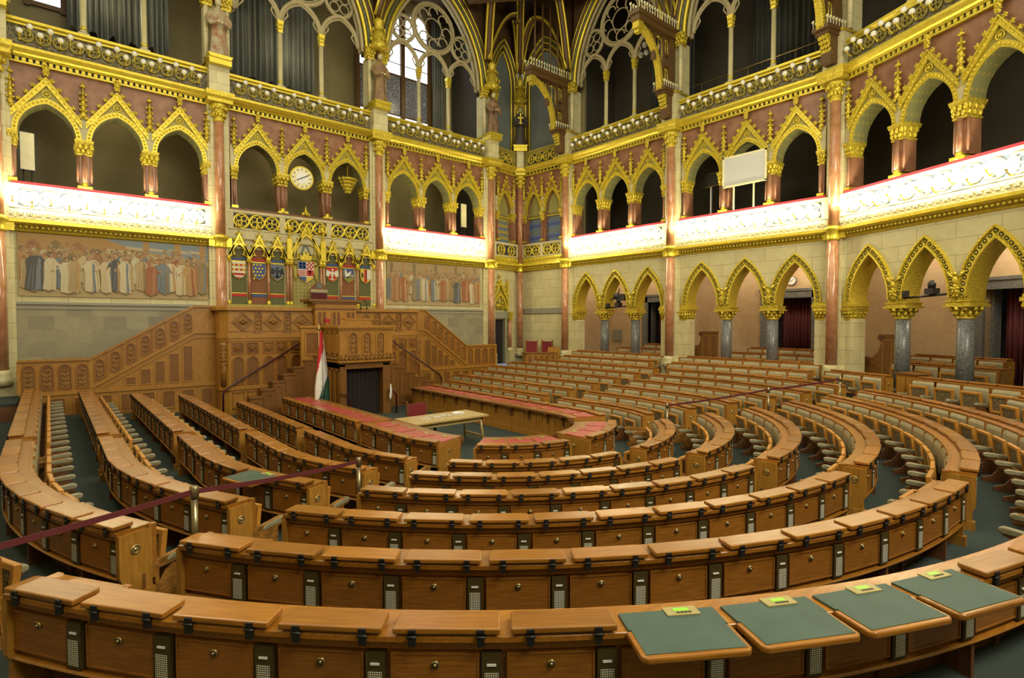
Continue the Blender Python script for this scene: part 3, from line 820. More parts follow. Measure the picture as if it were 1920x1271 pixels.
# hand rail across the top storey arch over the screen bay
mb = MB(); mb.tube([(12.9,3.0,13.2),(12.9,-3.2,13.2)], 0.025, 6)
for y in (2.4, 0.4, -1.4, -3.0): mb.tube([(12.9,y,12.1),(12.9,y,13.2)], 0.02, 6)
build('handrail', mb, M['brass'], label='thin brass handrail behind the shafts of the top storey over the screen bay', cat='rail')
# hanging cluster of globes
r = root('chandelier', (12.9, 5.0, 15.6), 0, 'cluster of hanging bluish globe lamps in the top storey next to the corner', 'lamp')
mb = MB(); mb.tube([(0,0,0.3),(0,0,4.0)], 0.02, 6); mb.lathe([(0.05,0.0),(0.16,0.1),(0.05,0.3)], 0, 0, 8)
for i in range(6):
    an = i*pi/3; mb.tube([(0,0,0.1),(0.3*cos(an),0.3*sin(an),0.15),(0.42*cos(an),0.42*sin(an),-0.05)], 0.015, 5)
build('frame', mb, M['black'], r)
for i in range(6):
    an = i*pi/3; mb = MB(); mb.ball((0.42*cos(an),0.42*sin(an),-0.18+0.25*(i%2)), 0.13, 10, 7); build('globe', mb, M['globe'], r)

# ------------------------------------------------------------------ corner: niches in the top storey, mosaics, door
NIC = {'CF': [1.29], 'CS': [1.70]}
for key in ('CF','CS'):
    f = BAY[key]; W = f.W; ang = f.ang; wn = WALLNAME[key]; wh = WHERE[key]
    e = 0.0
    hw = 0.62 if key == 'CF' else 1.05; uc = W/2
    mb = MB(); wall_with_arches(mb, e, W-e, 12.1, 15.5, [], 0.25, 0.5); structure('wall_%s' % wn, mb, M['stone_plain'], f.w(0,0), ang)
    mb = MB(); mb.box(e, W-e, 0.25, 0.5, 15.5, 19.6); structure('wall_%s' % wn, mb, M['ceilwood'], f.w(0,0), ang)
    mb = MB(); mb.prism(arch_pts(2*hw, 15.6, 17.3, 10, uc) + [(uc+hw,12.26),(uc-hw,12.26)], 0.16, 0.25)
    npan = mb
    r = root('niche_arch', f.w(0,0), ang, 'gilded and brown ribbed pointed arch framing the blue grey panel %s' % wh, 'arch')
    build('niche_panel', npan, M['bluegrey'], r)['label'] = 'blue grey panel'
    for q, (off, mt) in enumerate(((0.06,'gold'),(0.18,'ribbrown'),(0.28,'gold'),(0.38,'ribgreen'),(0.48,'gold'))):
        p = arch_pts(2*(hw+off), 15.6, 17.3+off*1.4, 10, uc)
        mb = MB(); mb.tube([(uc-hw-off, 0.12-0.03*q, 12.3)] + [(x, 0.12-0.03*q, z) for x, z in p] + [(uc+hw+off, 0.12-0.03*q, 12.3)], 0.055, 6)
        build('rib', mb, M[mt], r)
    # cornice, balustrade of the top storey
    mb = MB(); mb.box(e, W-e, -0.05, 0.4, 11.02, 11.14, 1)
    for i in range(14):
        u = W*(i+0.5)/14; mb.box(u-0.045, u+0.045, -0.11, -0.04, 11.03, 11.13, 0)
    mb.box(e, W-e, -0.12, 0.4, 10.97, 11.02, 0)
    mb.prism([(-0.12,11.14),(-0.16,11.20),(-0.22,11.24),(-0.30,11.34),(-0.30,11.42),(0.4,11.42),(0.4,11.14)], e, W-e, 'u', 0)
    structure('trim_1', mb, [M['gold'], M['hblack']], f.w(0,0), ang)
    r = root('upper_balustrade', f.w(0,0), ang, 'gilded balustrade with round openings under the blue grey panel %s' % wh, 'balustrade')
    mb = MB(); mb.box(e, W-e, -0.05, 0.25, 11.42, 12.26); mb.box(e, W-e, -0.1, 0.25, 12.16, 12.28)
    build('parapet', mb, M['goldfield'], r)
    mb = MB(); md = MB()
    n_ = 2 if key == 'CF' else 4
    for q in range(n_):
        u = uc + (q-(n_-1)/2)*0.52
        rosette(mb, (u, 11.8), 0.22, -0.07); 0
    build('rosette_tracery', mb, M['gold'], r); md.box(uc-n_*0.26, uc+n_*0.26, -0.06, 0, 11.56, 12.04); build('dark_backing', md, M['hblack'], r)  # black board painting the shade inside the round openings
    # gallery storey: blind arches with mosaic
    ws = [(uc, 1.02)] if key == 'CF' else [(uc-0.66, 1.0), (uc+0.66, 1.0)]
    mb = MB(); wall_with_arches(mb, e, W-e, 8.95, 11.05, [(c_, w_, 8.95, 10.0) for c_, w_ in ws], 0.0, 0.4)
    for sgn in (0, 1):
        pass
    edges = [e] + [x for c_, w_ in ws for x in (c_-w_/2, c_+w_/2)] + [W-e]
    for i in range(0, len(edges), 2): mb.box(edges[i], edges[i+1], 0.0, 0.4, 7.3, 8.95)
    structure('wall_%s' % wn, mb, M['redmarble'], f.w(0,0), ang)
    mb = MB(); mb.box(e, W-e, 0.4, 0.6, 0.95, 12.1); structure('wall_%s' % wn, mb, M['stone'], f.w(0,0), ang)
    for q, (c_, w_) in enumerate(ws):
        w2 = '' if len(ws) == 1 else (' left' if q == 0 else ' right')
        r = root('mosaic_niche', f.w(c_,0), ang, 'blind%s niche with striped blue mosaic and gilded arch %s' % (w2, wh), 'niche')
        mb = MB(); mb.prism(arch_pts(w_, 8.95, 10.0, 8) + [(w_/2,8.75),(-w_/2,8.75)], 0.2, 0.4); build('gold_mosaic', mb, M['mosaic'], r)
        mb = MB(); zz = 7.4; k = 0
        cols = ['hslate','hblue','hslate','bluegrey'] if key == 'CS' else ['hslate','goldfield','bluegrey','goldfield']
        while zz < 8.7:
            mb.box(-w_/2, w_/2, 0.2, 0.4, zz, zz+0.16, k % 4); zz += 0.16; k += 1
        build('striped_mosaic', mb, [M[x] for x in cols], r)
        mb = MB(); band(mb, arch_pts(w_, 8.95, 10.0, 8), arch_pts(w_+0.2, 8.95, 10.14, 8), -0.06, 0.05)
        for x, z in arch_pts(w_+0.1, 8.95, 10.07, 10): mb.ball((x,-0.07,z), 0.03, 6, 4)
        for sg in (-1, 1):
            mb.prism([(sg*(w_/2+0.12), 9.35), (0, 10.66), (0, 10.48), (sg*(w_/2+0.12), 9.17)], -0.1, 0)
            for i in range(5):
                t = (i+0.4)/5; leafball(mb, (sg*(w_/2+0.12)*(1-t)+sg*0.04, -0.1, 9.35+1.31*t+0.08), 0.055)
        leafball(mb, (0,-0.1,10.78), 0.08); mb.box(-w_/2, w_/2, 0.1, 0.2, 8.69, 8.76)
        build('gilded_gable', mb, M['gold'], r)
    for q, u in enumerate(([uc-0.62, uc+0.62] if key == 'CF' else [uc-1.3, uc, uc+1.3])):
        thing_from(GCOLH, 'half_column', f.w(u, -0.02), ang, 'slim red half column, %s from left beside the mosaic %s' % (ORD[q+1], wh), 'column', 'gallery half columns')
        thing_from(PINN, 'pinnacle', f.w(u, 0), ang, 'gilded spire over slim column, %s from left beside the mosaic %s' % (ORD[q+1], wh), 'pinnacle', 'gallery pinnacles')
# lower corner walls
f = BAY['CS']
mb = MB(); mb.box(0.2, f.W-0.3, 0.1, 0.4, 0.95, 5.95); structure('wall_right', mb, M['stone'], f.w(0,0), f.ang)
mb = MB(); mb.box(0.2, f.W-0.3, 0.03, 0.2, 3.62, 3.9); structure('trim_5', mb, M['stone_band'], f.w(0,0), f.ang)
f = BAY['CF']; cx = 0.83
mb = MB(); mb.box(0.2, cx-0.48, 0.1, 0.4, 0.95, 5.95); mb.box(cx+0.48, f.W-0.15, 0.1, 0.4, 0.95, 5.95); mb.box(cx-0.48, cx+0.48, 0.1, 0.4, 3.3, 5.95)
structure('wall_front', mb, M['stone'], f.w(0,0), f.ang)
r = root('door_1', f.w(cx, 0), f.ang, '', ''); r['kind'] = 'structure'
mb = MB(); mb.box(-0.48, 0.48, 0.2, 0.26, 0.95, 3.3); 
for x in (-0.3, 0.1):
    for z in (1.15, 2.1): mb.box(x, x+0.26, 0.17, 0.2, z, z+0.8)
build('door_leaf', mb, M['blackcurtain'], r)
mb = MB(); mb.box(-0.62, -0.48, 0.0, 0.3, 0.95, 3.35); mb.box(0.48, 0.62, 0.0, 0.3, 0.95, 3.35); mb.box(-0.7, 0.7, -0.03, 0.3, 3.35, 3.72)
build('door_frame', mb, M['stone_band'], r)
mb = MB()
for i in range(20): mb.ball((0.47, 0.0, 1.0+0.118*i), 0.03, 6, 4)
build('gold_beading', mb, M['gold'], r)
r = root('door_gable', f.w(cx, 0), f.ang, 'gilded gable with rider relief over the small dark corner door', 'gable')
mb = MB(); tp = arch_pts(0.86, 3.85, 4.55, 8); band(mb, tp, arch_pts(1.06, 3.85, 4.72, 8), -0.08, 0.1)
for sg in (-1, 1):
    mb.prism([(sg*0.62, 4.3), (0, 5.35), (0, 5.12), (sg*0.62, 4.1)], -0.12, 0.1)
    mb.prism([(sg*0.53,3.78),(sg*0.66,3.78),(sg*0.66,5.1),(sg*0.6,5.3),(sg*0.53,5.1)], -0.1, 0.1)
gmb_ = mb
mb = MB(); mb.prism(arch_pts(0.9, 3.82, 4.55, 8), 0.04, 0.1)
mb.prism([(-0.53,4.25),(0.53,4.25),(0,5.15)], 0.0, 0.1)
build('gilt_ground', mb, M['goldfield'], r)
mb = MB()
mb.ball((0,0,4.02), 0.14, 8, 6, 0, (1.9,0.5,0.8)); mb.ball((0.27,0,4.16), 0.07, 8, 6, 0, (1.2,0.7,1.2)); mb.ball((0.02,0,4.22), 0.09, 8, 6, 0, (0.7,0.6,1.4)); mb.ball((0.02,0,4.40), 0.05, 8, 6)
for x in (-0.22,-0.12,0.14,0.25): mb.tube([(x,0.0,4.0),(x+0.04,-0.01,3.9),(x,0,3.82)], 0.025, 5)
build('rider_relief', mb, M['goldleaf'], r)
mb = gmb_
for sg in (-1, 1):
    for i in range(5):
        t = (i+0.4)/5; leafball(mb, (sg*0.62*(1-t)+sg*0.05, -0.06, 4.3+1.05*t+0.08), 0.06)
    for i in range(4): leafball(mb, (sg*0.6, -0.08, 4.9+0.15*i), 0.05)
    finial(mb, (sg*0.6, -0.04, 5.3), 0.5)
finial(mb, (0,-0.05,5.32), 0.9)
build('gable', mb, M['gold'], r)
r = root('door_column', f.w(cx+0.78, -0.05), f.ang, 'slim red marble column with gold capital right of the small corner door', 'column')
mb = MB(); mb.lathe([(0.1,1.8),(0.095,3.3)], 0, 0, 12); build('shaft', mb, M['redshaft'], r)
mb = MB(); capital(mb, 0.2, 0.2, 3.28, 3.7); build('capital', mb, M['goldleaf'], r)
mb = MB(); mb.box(-0.2,0.2,-0.2,0.15,0.95,1.6); mb.lathe([(0.15,1.6),(0.16,1.7),(0.11,1.8)],0,0,12); build('base', mb, M['stone_plain'], r)

# ------------------------------------------------------------------ statues on the piers of the top storey
def statue(i, rot, robe, label, cross=False, spear=False, off=-0.42):
    x, y = PT[i]
    r = root('statue', (x, y, 0), rot, label, 'statue')
    z0 = 12.62
    mb = MB(); V = off
    prof = [(0.30,0.0),(0.33,0.05),(0.29,0.35),(0.25,0.7),(0.24,0.95),(0.21,1.12),(0.25,1.35),(0.27,1.52),(0.20,1.66),(0.085,1.72),(0.075,1.80)]
    n = 14; vs = []; fs = []
    for k, (rr, z) in enumerate(prof):
        for j in range(n):
            a = 2*pi*j/n
            fold = 1 + (0.09*cos(5*a+k*0.3) if z < 1.1 else 0.0)
            vs.append((rr*cos(a)*fold, V+rr*0.72*sin(a)*fold, z0+z))
    for k in range(len(prof)-1):
        for j in range(n): fs.append((k*n+j, k*n+(j+1)%n, (k+1)*n+(j+1)%n, (k+1)*n+j))
    fs.append(tuple(range(n))[::-1]); fs.append(tuple(range((len(prof)-1)*n, len(prof)*n)))
    mb.add(vs, fs, 0, True)
    for sg in (-1, 1):
        mb.tube([(sg*0.24,V,z0+1.52),(sg*0.36,V-0.05,z0+1.25),(sg*0.30,V-0.22,z0+1.05),(sg*0.10,V-0.30,z0+1.12)], [0.10,0.095,0.08,0.055], 8)
    body = build('body', mb, robe, r)
    rm = body.modifiers.new('smooth_skin', 'REMESH'); rm.mode = 'VOXEL'; rm.voxel_size = 0.035; rm.use_smooth_shade = True
    mb = MB(); mb.ball((0,V-0.01,z0+1.93), 0.125, 10, 8, 0, (0.88,1,1.15)); mb.ball((0,V-0.13,z0+1.92), 0.028, 6, 4)
    mb.ball((0.05,V-0.115,z0+1.96), 0.014, 5, 4); mb.ball((-0.05,V-0.115,z0+1.96), 0.014, 5, 4)
    build('head', mb, M['stone_plain'], r)
    mb = MB(); mb.ball((0,V+0.03,z0+1.98), 0.135, 10, 7, 0, (0.95,0.95,1.05)); build('hair', mb, M['oak_dark'], r)
    mb = MB(); mb.ball((0.06,V-0.31,z0+1.12), 0.05, 7, 5); mb.ball((-0.06,V-0.31,z0+1.14), 0.05, 7, 5); build('hand', mb, M['stone_plain'], r)
    if cross:
        mb = MB(); mb.box(-0.03,0.03,V-0.4,V-0.36,z0+1.05,z0+1.62); mb.box(-0.15,0.15,V-0.4,V-0.36,z0+1.34,z0+1.41); build('cross', mb, M['gold'], r)
    if spear:
        mb = MB(); mb.tube([(-0.2,V-0.32,z0),(-0.16,V-0.3,z0+1.25)], 0.025, 6); build('sword', mb, M['steel'], r)
    mb = MB(); mb.prism([(-0.34,12.5),(0.34,12.5),(0.4,12.62),(-0.4,12.62)], V-0.3, -0.05); mb.box(-0.36,0.36,V-0.26,0,12.3,12.5); build('pedestal', mb, M['gold'], r)
    # canopy
    mb = MB()
    mb.lathe([(0.36,14.85),(0.40,14.95),(0.36,15.1),(0.30,15.2),(0.32,15.5),(0.22,15.6),(0.2,15.95),(0.26,16.05),(0.12,16.2),(0.03,16.7)], 0, V+0.1, 8)
    for a in range(8):
        an = a*pi/4
        for zz, q in ((14.95,0.40),(15.25,0.35),(15.7,0.26)): leafball(mb, (q*cos(an), V+0.1+q*sin(an), zz), 0.065)
        finial(mb, (0.34*cos(an), V+0.1+0.34*sin(an), 15.15), 0.6)
    build('canopy', mb, M['goldleaf'], r)
RED_R = mat('statue_robe_tan', (0.36,0.34,0.20), 0.6, var=(0.26,0.09,0.04), vscale=5)
BRN_R = mat('statue_robe_brown', (0.16,0.085,0.05), 0.6, var=(0.26,0.17,0.05), vscale=4)
RED2 = mat('statue_robe_red', (0.17,0.085,0.045), 0.6, var=(0.27,0.16,0.07), vscale=4)
DRK = mat('statue_robe_dark', (0.035,0.03,0.025), 0.6, var=(0.07,0.055,0.035), vscale=4)
statue(1, 0, RED_R, 'statue in pale and red robes on the pier left of the coats of arms bay')
statue(2, 0, BRN_R, 'statue in brown and gold robes on the pier left of the daylit window')
statue(3, 0, RED2, 'statue in reddish robe with sword on the pier right of the daylit window', spear=True)
statue(4, (fa[3]+fa[4])/2, DRK, 'dark robed statue holding a gold cross in the corner of the hall', cross=True, off=-0.3)
for i in (0,):
    statue(i, 0, BRN_R, 'statue in brown robes on the leftmost pier')

# ------------------------------------------------------------------ wooden hammer-beam brackets on the right wall
BR_N = {5: 'on the pier nearest the corner', 6: 'on the pier left of the white-screen bay', 7: 'on the pier right of the white-screen bay'}
def bracket(i, rot):
    x, y = PT[i]
    r = root('hammer_beam', (x, y, 0), rot, 'brown wooden bracket with gilded curved brace %s' % BR_N[i], 'bracket')
    th = 0.16
    mb = MB()
    mb.box(-0.24, 0.24, -2.75, -0.1, 14.95, 15.12); mb.box(-0.2, 0.2, -2.7, -0.1, 14.72, 14.95)
    mb.box(-0.13, 0.13, -0.55, -0.2, 12.75, 14.75)           # wall post
    mb.box(-0.1, 0.1, -0.95, -0.87, 12.9, 14.75); mb.box(-0.1, 0.1, -1.55, -1.47, 13.6, 14.75)
    mb.box(-0.08, 0.08, -0.9, -0.5, 13.55, 13.66); mb.box(-0.08, 0.08, -0.9, -0.5, 13.95, 14.03)
    build('timber', mb, M['ribbrown'], r)
    mb = MB()
    P0 = [(-2.58+1.6*sin(k_*pi/16), 12.6+2.12*cos(k_*pi/16)) for k_ in range(9)]
    for k in range(len(P0)-1):
        (v0,z0),(v1,z1) = P0[k],P0[k+1]
        mb.prism([(v0,z0),(v1,z1),(v1-0.17*sin((k+1)*pi/16),z1-0.17*cos((k+1)*pi/16)),(v0-0.17*sin(k*pi/16),z0-0.17*cos(k*pi/16))], -0.12, 0.12, 'u')
    for k in range(30):
        t = k/29*(len(P0)-1); j = min(int(t), len(P0)-2); q = t-j
        v_ = P0[j][0]+(P0[j+1][0]-P0[j][0])*q; z_ = P0[j][1]+(P0[j+1][1]-P0[j][1])*q
        for uu in (-0.07, 0.07): leafball(mb, (uu, v_-0.12*sin(t*pi/16), z_-0.12*cos(t*pi/16)), 0.065)
    mb.box(-0.15, 0.15, -2.66, -2.36, 14.45, 14.72); mb.box(-0.11, 0.11, -2.6, -2.4, 14.3, 14.45)
    build('curved_brace', mb, M['goldleaf'], r)
    mb = MB(); mb.box(-0.28, 0.28, -1.12, -0.1, 12.5, 12.62); mb.box(-0.22, 0.22, -1.02, -0.1, 12.38, 12.5); mb.box(-0.17,0.17,-0.8,-0.1,11.5,12.38)
    build('corbel_shelf', mb, M['ribbrown'], r)
    mb = MB(); mb.prism([(-0.95,12.38),(-0.62,11.6),(-0.5,11.55),(-0.4,12.38)], -0.15, 0.15, 'u')
    for k in range(6):
        for uu in (-0.1, 0, 0.1): leafball(mb, (uu, -0.95+0.06*k, 12.3-0.13*k), 0.07)
    build('gilt_corbel', mb, M['goldleaf'], r)
    mb = MB()
    for k in range(16):
        v_ = -2.7+2.5*k/15
        for sg in (-1, 1):
            mb.tube([(sg*0.2,v_,15.12),(sg*0.2,v_,15.38)], 0.016, 5); leafball(mb, (sg*0.2,v_,15.42), 0.05)
    for k in range(7):
        v_ = -1.1+0.15*k
        for sg in (-1, 1): mb.tube([(sg*0.24,v_,12.62),(sg*0.24,v_,12.82)], 0.014, 5); leafball(mb, (sg*0.24,v_,12.84), 0.045)
    build('cresting', mb, M['goldlight'], r)
    mb = MB()
    for (v0, v1, z0, z1) in ((-1.45,-0.95,13.75,14.65),(-0.85,-0.55,14.08,14.65),(-0.85,-0.55,13.0,13.5),(-2.0,-1.58,14.3,14.65)):
        for q in range(3):
            v_ = v0+(v1-v0)*q/2
            mb.tube([(0,v_,z0),(0,v_,z1)], 0.018, 5)
        mb.ball((0,(v0+v1)/2,z1-0.06), 0.05, 6, 4)
        mb.tube([(0,v0,z1-0.15),(0,(v0+v1)/2,z1-0.02),(0,v1,z1-0.15)], 0.018, 5)
    build('gilt_tracery', mb, M['gold'], r)
    # tall ribs above
    mb = MB()
    for k in range(5):
        v_ = -0.3-0.5*k
        mb.tube([(0.0,v_,15.12),(0.0,v_,18.5)], 0.05, 6)
    build('screen_post', mb, M['ribbrown'], r)
bracket(5, -pi/2); bracket(6, -pi/2); bracket(7, (fa[6]+fa[7])/2)

# vault ribs springing from the piers near the corner
def vrib(A, B, z0, z1, mt, label, bow=0.8, r_=0.13):
    pts = []
    for k in range(15):
        t = k/14; e_ = 1-(1-t)**2.2
        pts.append((A[0]+(B[0]-A[0])*t, A[1]+(B[1]-A[1])*t, z0+(z1-z0)*e_))
    rr = root('vault_rib', (0,0,0), 0, label, 'rib', 'vault ribs')
    for q, (d, mm, rad) in enumerate(((0,'ribbrown',r_),(0.15,'gold',0.06),(-0.15,'gold',0.06))):
        dx = -(B[1]-A[1]); dy = B[0]-A[0]; L_ = hypot(dx,dy)
        mb = MB(); mb.tube([(p[0]+dx/L_*d, p[1]+dy/L_*d, p[2]-0.05) for p in pts], rad, 6); build('rib_roll', mb, M[mm], rr)
def inw(i, d):
    # point i moved towards the hall centre line
    x, y = PT[i]; L_ = hypot(x+0.3, y-0); return (x-(x+0.3)/L_*d, y-y/L_*d)
vrib(inw(3,0.45), (7.4, 9.4), 16.3, 19.3, 'gold', 'brown and gold vault rib rising from the statue pier right of the daylit window')
vrib(inw(3,0.45), (10.0, 11.0), 16.3, 18.7, 'gold', 'brown and gold vault rib from the statue pier towards the corner')
vrib(inw(4,0.4), (9.6, 10.2), 16.5, 19.3, 'gold', 'brown and gold vault rib rising from the corner pier')
vrib(inw(4,0.4), (10.2, 11.3), 16.5, 18.6, 'gold', 'brown and gold vault rib arching left from the corner pier')
vrib(inw(4,0.4), (10.8, 10.6), 16.5, 18.6, 'gold', 'brown and gold vault rib arching right from the corner pier')
vrib(inw(5,0.45), (9.6, 8.2), 15.6, 19.3, 'gold', 'brown and gold vault rib rising above the corner bracket')
vrib(inw(5,0.45), (10.8, 10.6), 15.6, 18.6, 'gold', 'brown and gold vault rib arching from the corner bracket to the corner')
vrib(inw(2,0.45), (3.6, 9.2), 16.3, 19.4, 'gold', 'brown and gold vault rib above the brown robed statue')
# wooden frieze of the ceiling edge across the corner
r = root('ceiling_frieze', (0,0,0), 0, 'dark carved wooden frieze across the top of the corner', 'frieze')
mb = MB()
f = Fr((7.6,10.6),(10.6,7.4))
for z in (18.3, 19.1): mb.obox(Matrix.Translation(f.w(f.W/2,0,z)) @ Matrix.Rotation(f.ang,4,'Z'), f.W+1.5, 0.25, 0.14)
build('beam', mb, M['ceilwood'], r)
mb = MB(); mb.obox(Matrix.Translation(f.w(f.W/2,0.12,18.7)) @ Matrix.Rotation(f.ang,4,'Z'), f.W+1.5, 0.06, 0.8); build('panel', mb, M['ceilwood'], r)
mb = MB()
for k in range(16):
    p = f.w(-0.5+(f.W+1)*k/15, -0.1, 18.3); mb.tube([(p[0]+0.0,p[1],18.37),(p[0],p[1],19.03)], 0.03, 5)
build('tracery_bar', mb, M['goldfield'], r)

# ------------------------------------------------------------------ lower arcade on the right wall
LZS, LZA, LW = 3.85, 5.28, 1.34
inn = arch_pts(LW, LZS, LZA, 12); o1 = arch_pts(LW+0.08, LZS, LZA+0.06, 12); o2 = arch_pts(LW+0.36, LZS, LZA+0.26, 12); o3 = arch_pts(LW+0.44, LZS, LZA+0.33, 12)
mb = MB(); band(mb, inn, o1, -0.06, 0.02); band(mb, o2, o3, -0.09, 0.02)
for x, z in arch_pts(LW+0.39, LZS, LZA+0.285, 16): mb.ball((x,-0.09,z), 0.02, 5, 4)
LM1 = mb.mesh('arch_molding', M['gold'])
mb = MB(); band(mb, o1, o2, -0.03, 0.02, 1)
midc = arch_pts(LW+0.22, LZS, LZA+0.16, 11)
for (x, z) in midc: mb.tube([(x+0.075*cos(i*pi/5), -0.035, z+0.075*sin(i*pi/5)) for i in range(10)], 0.014, 5, True); mb.ball((x,-0.035,z), 0.03, 6, 4)
for k in range(len(midc)-1):
    a_, b_ = midc[k], midc[k+1]; mx, mz = (a_[0]+b_[0])/2, (a_[1]+b_[1])/2; dx, dz = b_[0]-a_[0], b_[1]-a_[1]; l_ = hypot(dx,dz); mb.tube([(mx-dz/l_*0.12,-0.035,mz+dx/l_*0.12),(mx+dz/l_*0.12,-0.035,mz-dx/l_*0.12)], 0.014, 5)
LM2 = mb.mesh('fretwork', [M['gold'], M['fretdark']])
mb = MB(); band(mb, arch_pts(LW-0.03, LZS, LZA-0.02, 12), arch_pts(LW+0.01, LZS, LZA+0.005, 12), -0.05, 0.62); LM3 = mb.mesh('soffit', M['goldleaf'])
LARCH = {'arch_molding': (LM1, None), 'fretwork': (LM2, None), 'soffit': (LM3, None)}
mb = MB(); mb.lathe([(0.2,1.2),(0.195,3.28)], 0, 0.3, 18); LC1 = mb.mesh('shaft', M['granite'])
mb = MB(); mb.lathe([(0.27,0.95),(0.27,1.08),(0.22,1.14),(0.24,1.2)], 0, 0.3, 18); LC0 = mb.mesh('base', M['granite'])
mb = MB(); mb.lathe([(0.2,3.26),(0.23,3.29),(0.2,3.32),(0.22,3.45),(0.3,3.56)], 0, 0.3, 16)
for a in range(10):
    an = a*pi/5; mb.ball((0.24*cos(an), 0.3+0.24*sin(an), 3.42), 0.06, 6, 4, 0, (1,1,1.5)); mb.ball((0.32*cos(an+0.3), 0.3+0.32*sin(an+0.3), 3.53), 0.07, 6, 4)
mb.box(-0.36,0.36,-0.06,0.66,3.58,3.64); mb.box(-0.31,0.31,-0.01,0.61,3.64,3.72); mb.box(-0.33,0.33,-0.04,0.64,3.72,3.76); mb.box(-0.24,0.24,0.0,0.6,3.76,3.86)
LC2 = mb.mesh('capital', M['goldleaf'])
mb = MB(); leafball(mb, (0,-0.08,4.05), 0.11); mb.ball((0,-0.1,4.28), 0.08, 8, 6, 0, (0.8,0.8,1.6)); mb.ball((0,-0.12,4.45), 0.055, 8, 6); leafball(mb, (0,-0.06,3.93), 0.09)
for sg in (-1,1): mb.tube([(0,-0.1,4.35),(sg*0.12,-0.1,4.4),(sg*0.22,-0.08,4.52)], 0.03, 6)
LC3 = mb.mesh('winged_ornament', M['goldleaf'])
LCOL = {'base': (LC0, None), 'shaft': (LC1, 'grey granite shaft'), 'capital': (LC2, 'gilded leafy capital'), 'winged_ornament': (LC3, None)}
for key in ('SA','SB','SC'):
    f = BAY[key]; W = f.W; ang = f.ang; wn = WALLNAME[key]; wh = WHERE[key]
    cs = [W/2 + (k-1)*PITCH*1.01 for k in range(3)]
    mb = MB(); wall_with_arches(mb, 0.3, W-0.3, LZS, 5.95, [(c, LW, LZS, LZA) for c in cs], 0.0, 0.6)
    structure('wall_right', mb, M['stone'], f.w(0,0), ang)
    for k, c in enumerate(cs):
        thing_from(LARCH, 'arcade_arch', f.w(c,0), ang, 'wide gilded fretwork arch on grey columns, %s of three %s' % (ORD[k+1], wh), 'arch', 'lower arcade arches')
    for k, c in enumerate((W/2-PITCH*0.505, W/2+PITCH*0.505)):
        thing_from(LCOL, 'granite_column', f.w(c,0), ang, 'dark grey granite column with gilded capital, %s of two %s' % (ORD[k+1], wh), 'column', 'granite columns')
    for k, (u0, u1) in enumerate(((0.3, cs[0]-LW/2-0.0), (cs[2]+LW/2, W-0.3))):
        r = root('arcade_respond', f.w((u0+u1)/2, 0), ang, 'cream half pier with gilded capital, %s arcade end %s' % (('left','right')[k], wh), 'column', 'arcade half piers')
        hw = (u1-u0)/2
        mb = MB(); mb.box(-hw, hw, 0.0, 0.6, 0.95, 3.28); mb.box(-hw-0.05, hw+0.05, -0.04, 0.62, 0.95, 1.25); build('shaft', mb, M['stone'], r)
        mb = MB(); capital(mb, 2*hw*0.8, 0.6, 3.26, 3.60, 0, 0.3); mb.box(-hw-0.05, hw+0.05, -0.05, 0.65, 3.6, 3.86); mb.box(-hw-0.09, hw+0.09, -0.08, 0.68, 3.68, 3.78); build('capital', mb, M['goldleaf'], r)
# corridor behind the arcade
slab('floor', [(11.9,9.2),(15.2,9.2),(15.2,-4.1),(12.4,-10.6),(9.2,-9.0),(11.6,-3.4)], 0.9, 1.12, M['carpet'])
slab('ceiling', [(12.3,9.2),(15.0,9.2),(15.0,-4.1),(12.2,-10.6),(9.6,-9.2),(12.1,-3.4)], 6.0, 6.15, M['peach'])
def wall_openings(name, A, B, z0, z1, ops, mt, th=0.25):
    f = Fr(A, B); mb = MB(); cur = 0
    for u0, u1, zt in sorted(ops):
        if u0 > cur: mb.box(cur, u0, 0, th, z0, z1)
        mb.box(u0, u1, 0, th, zt, z1); cur = u1
    mb.box(cur, f.W, 0, th, z0, z1)
    structure(name, mb, mt, f.w(0,0), f.ang); return f
XW = 14.7
f1 = wall_openings('wall_right', (XW,9.3), (XW,-4.05), 1.0, 6.05, [(9.3-6.3,9.3-4.9,4.15),(9.3-0.25,9.3+1.45,4.15)], M['peach'])
f2 = wall_openings('wall_right', (XW,-4.05), (11.9,-9.75), 1.0, 6.05, [(3.2,4.9,4.15)], M['peach'])
mb = MB(); mb.box(12.2, 15.0, 9.0, 9.3, 1.0, 6.05); structure('wall_right', mb, M['peach'])
# pilasters dividing the corridor wall
def corridor_door(n, f, u0, u1):
    r = root('door_%d' % n, f.w(0,0), f.ang, '', ''); r['kind'] = 'structure'
    mb = MB(); mb.box(u0-0.32, u0, -0.1, 0.3, 1.0, 4.5); mb.box(u1, u1+0.32, -0.1, 0.3, 1.0, 4.5); mb.box(u0-0.32, u1+0.32, -0.1, 0.3, 4.15, 4.5)
    mb.box(u0-0.38, u1+0.38, -0.14, 0.1, 4.42, 4.52)
    mb.box(u0-0.06, u0+0.1, 0.2, 0.5, 1.0, 4.15); mb.box(u1-0.1, u1+0.06, 0.2, 0.5, 1.0, 4.15)
    build('door_frame', mb, M['granite'], r)
    mb = MB(); mb.box(u0-0.3, u1+0.3, 0.75, 0.8, 1.0, 4.4); build('door_recess', mb, M['blackcurtain'], r)
corridor_door(2, f1, 9.3-6.3, 9.3-4.9); corridor_door(3, f1, 9.3-0.25, 9.3+1.45); corridor_door(4, f2, 3.2, 4.9)
curtain('curtain', f1.w(9.3-5.95,0.4)[:2], f1.w(9.3-4.95,0.4)[:2], 1.15, 4.15, M['redcurtain'], 'dark red door curtain behind the arcade nearest the corner', 0.05, 8)
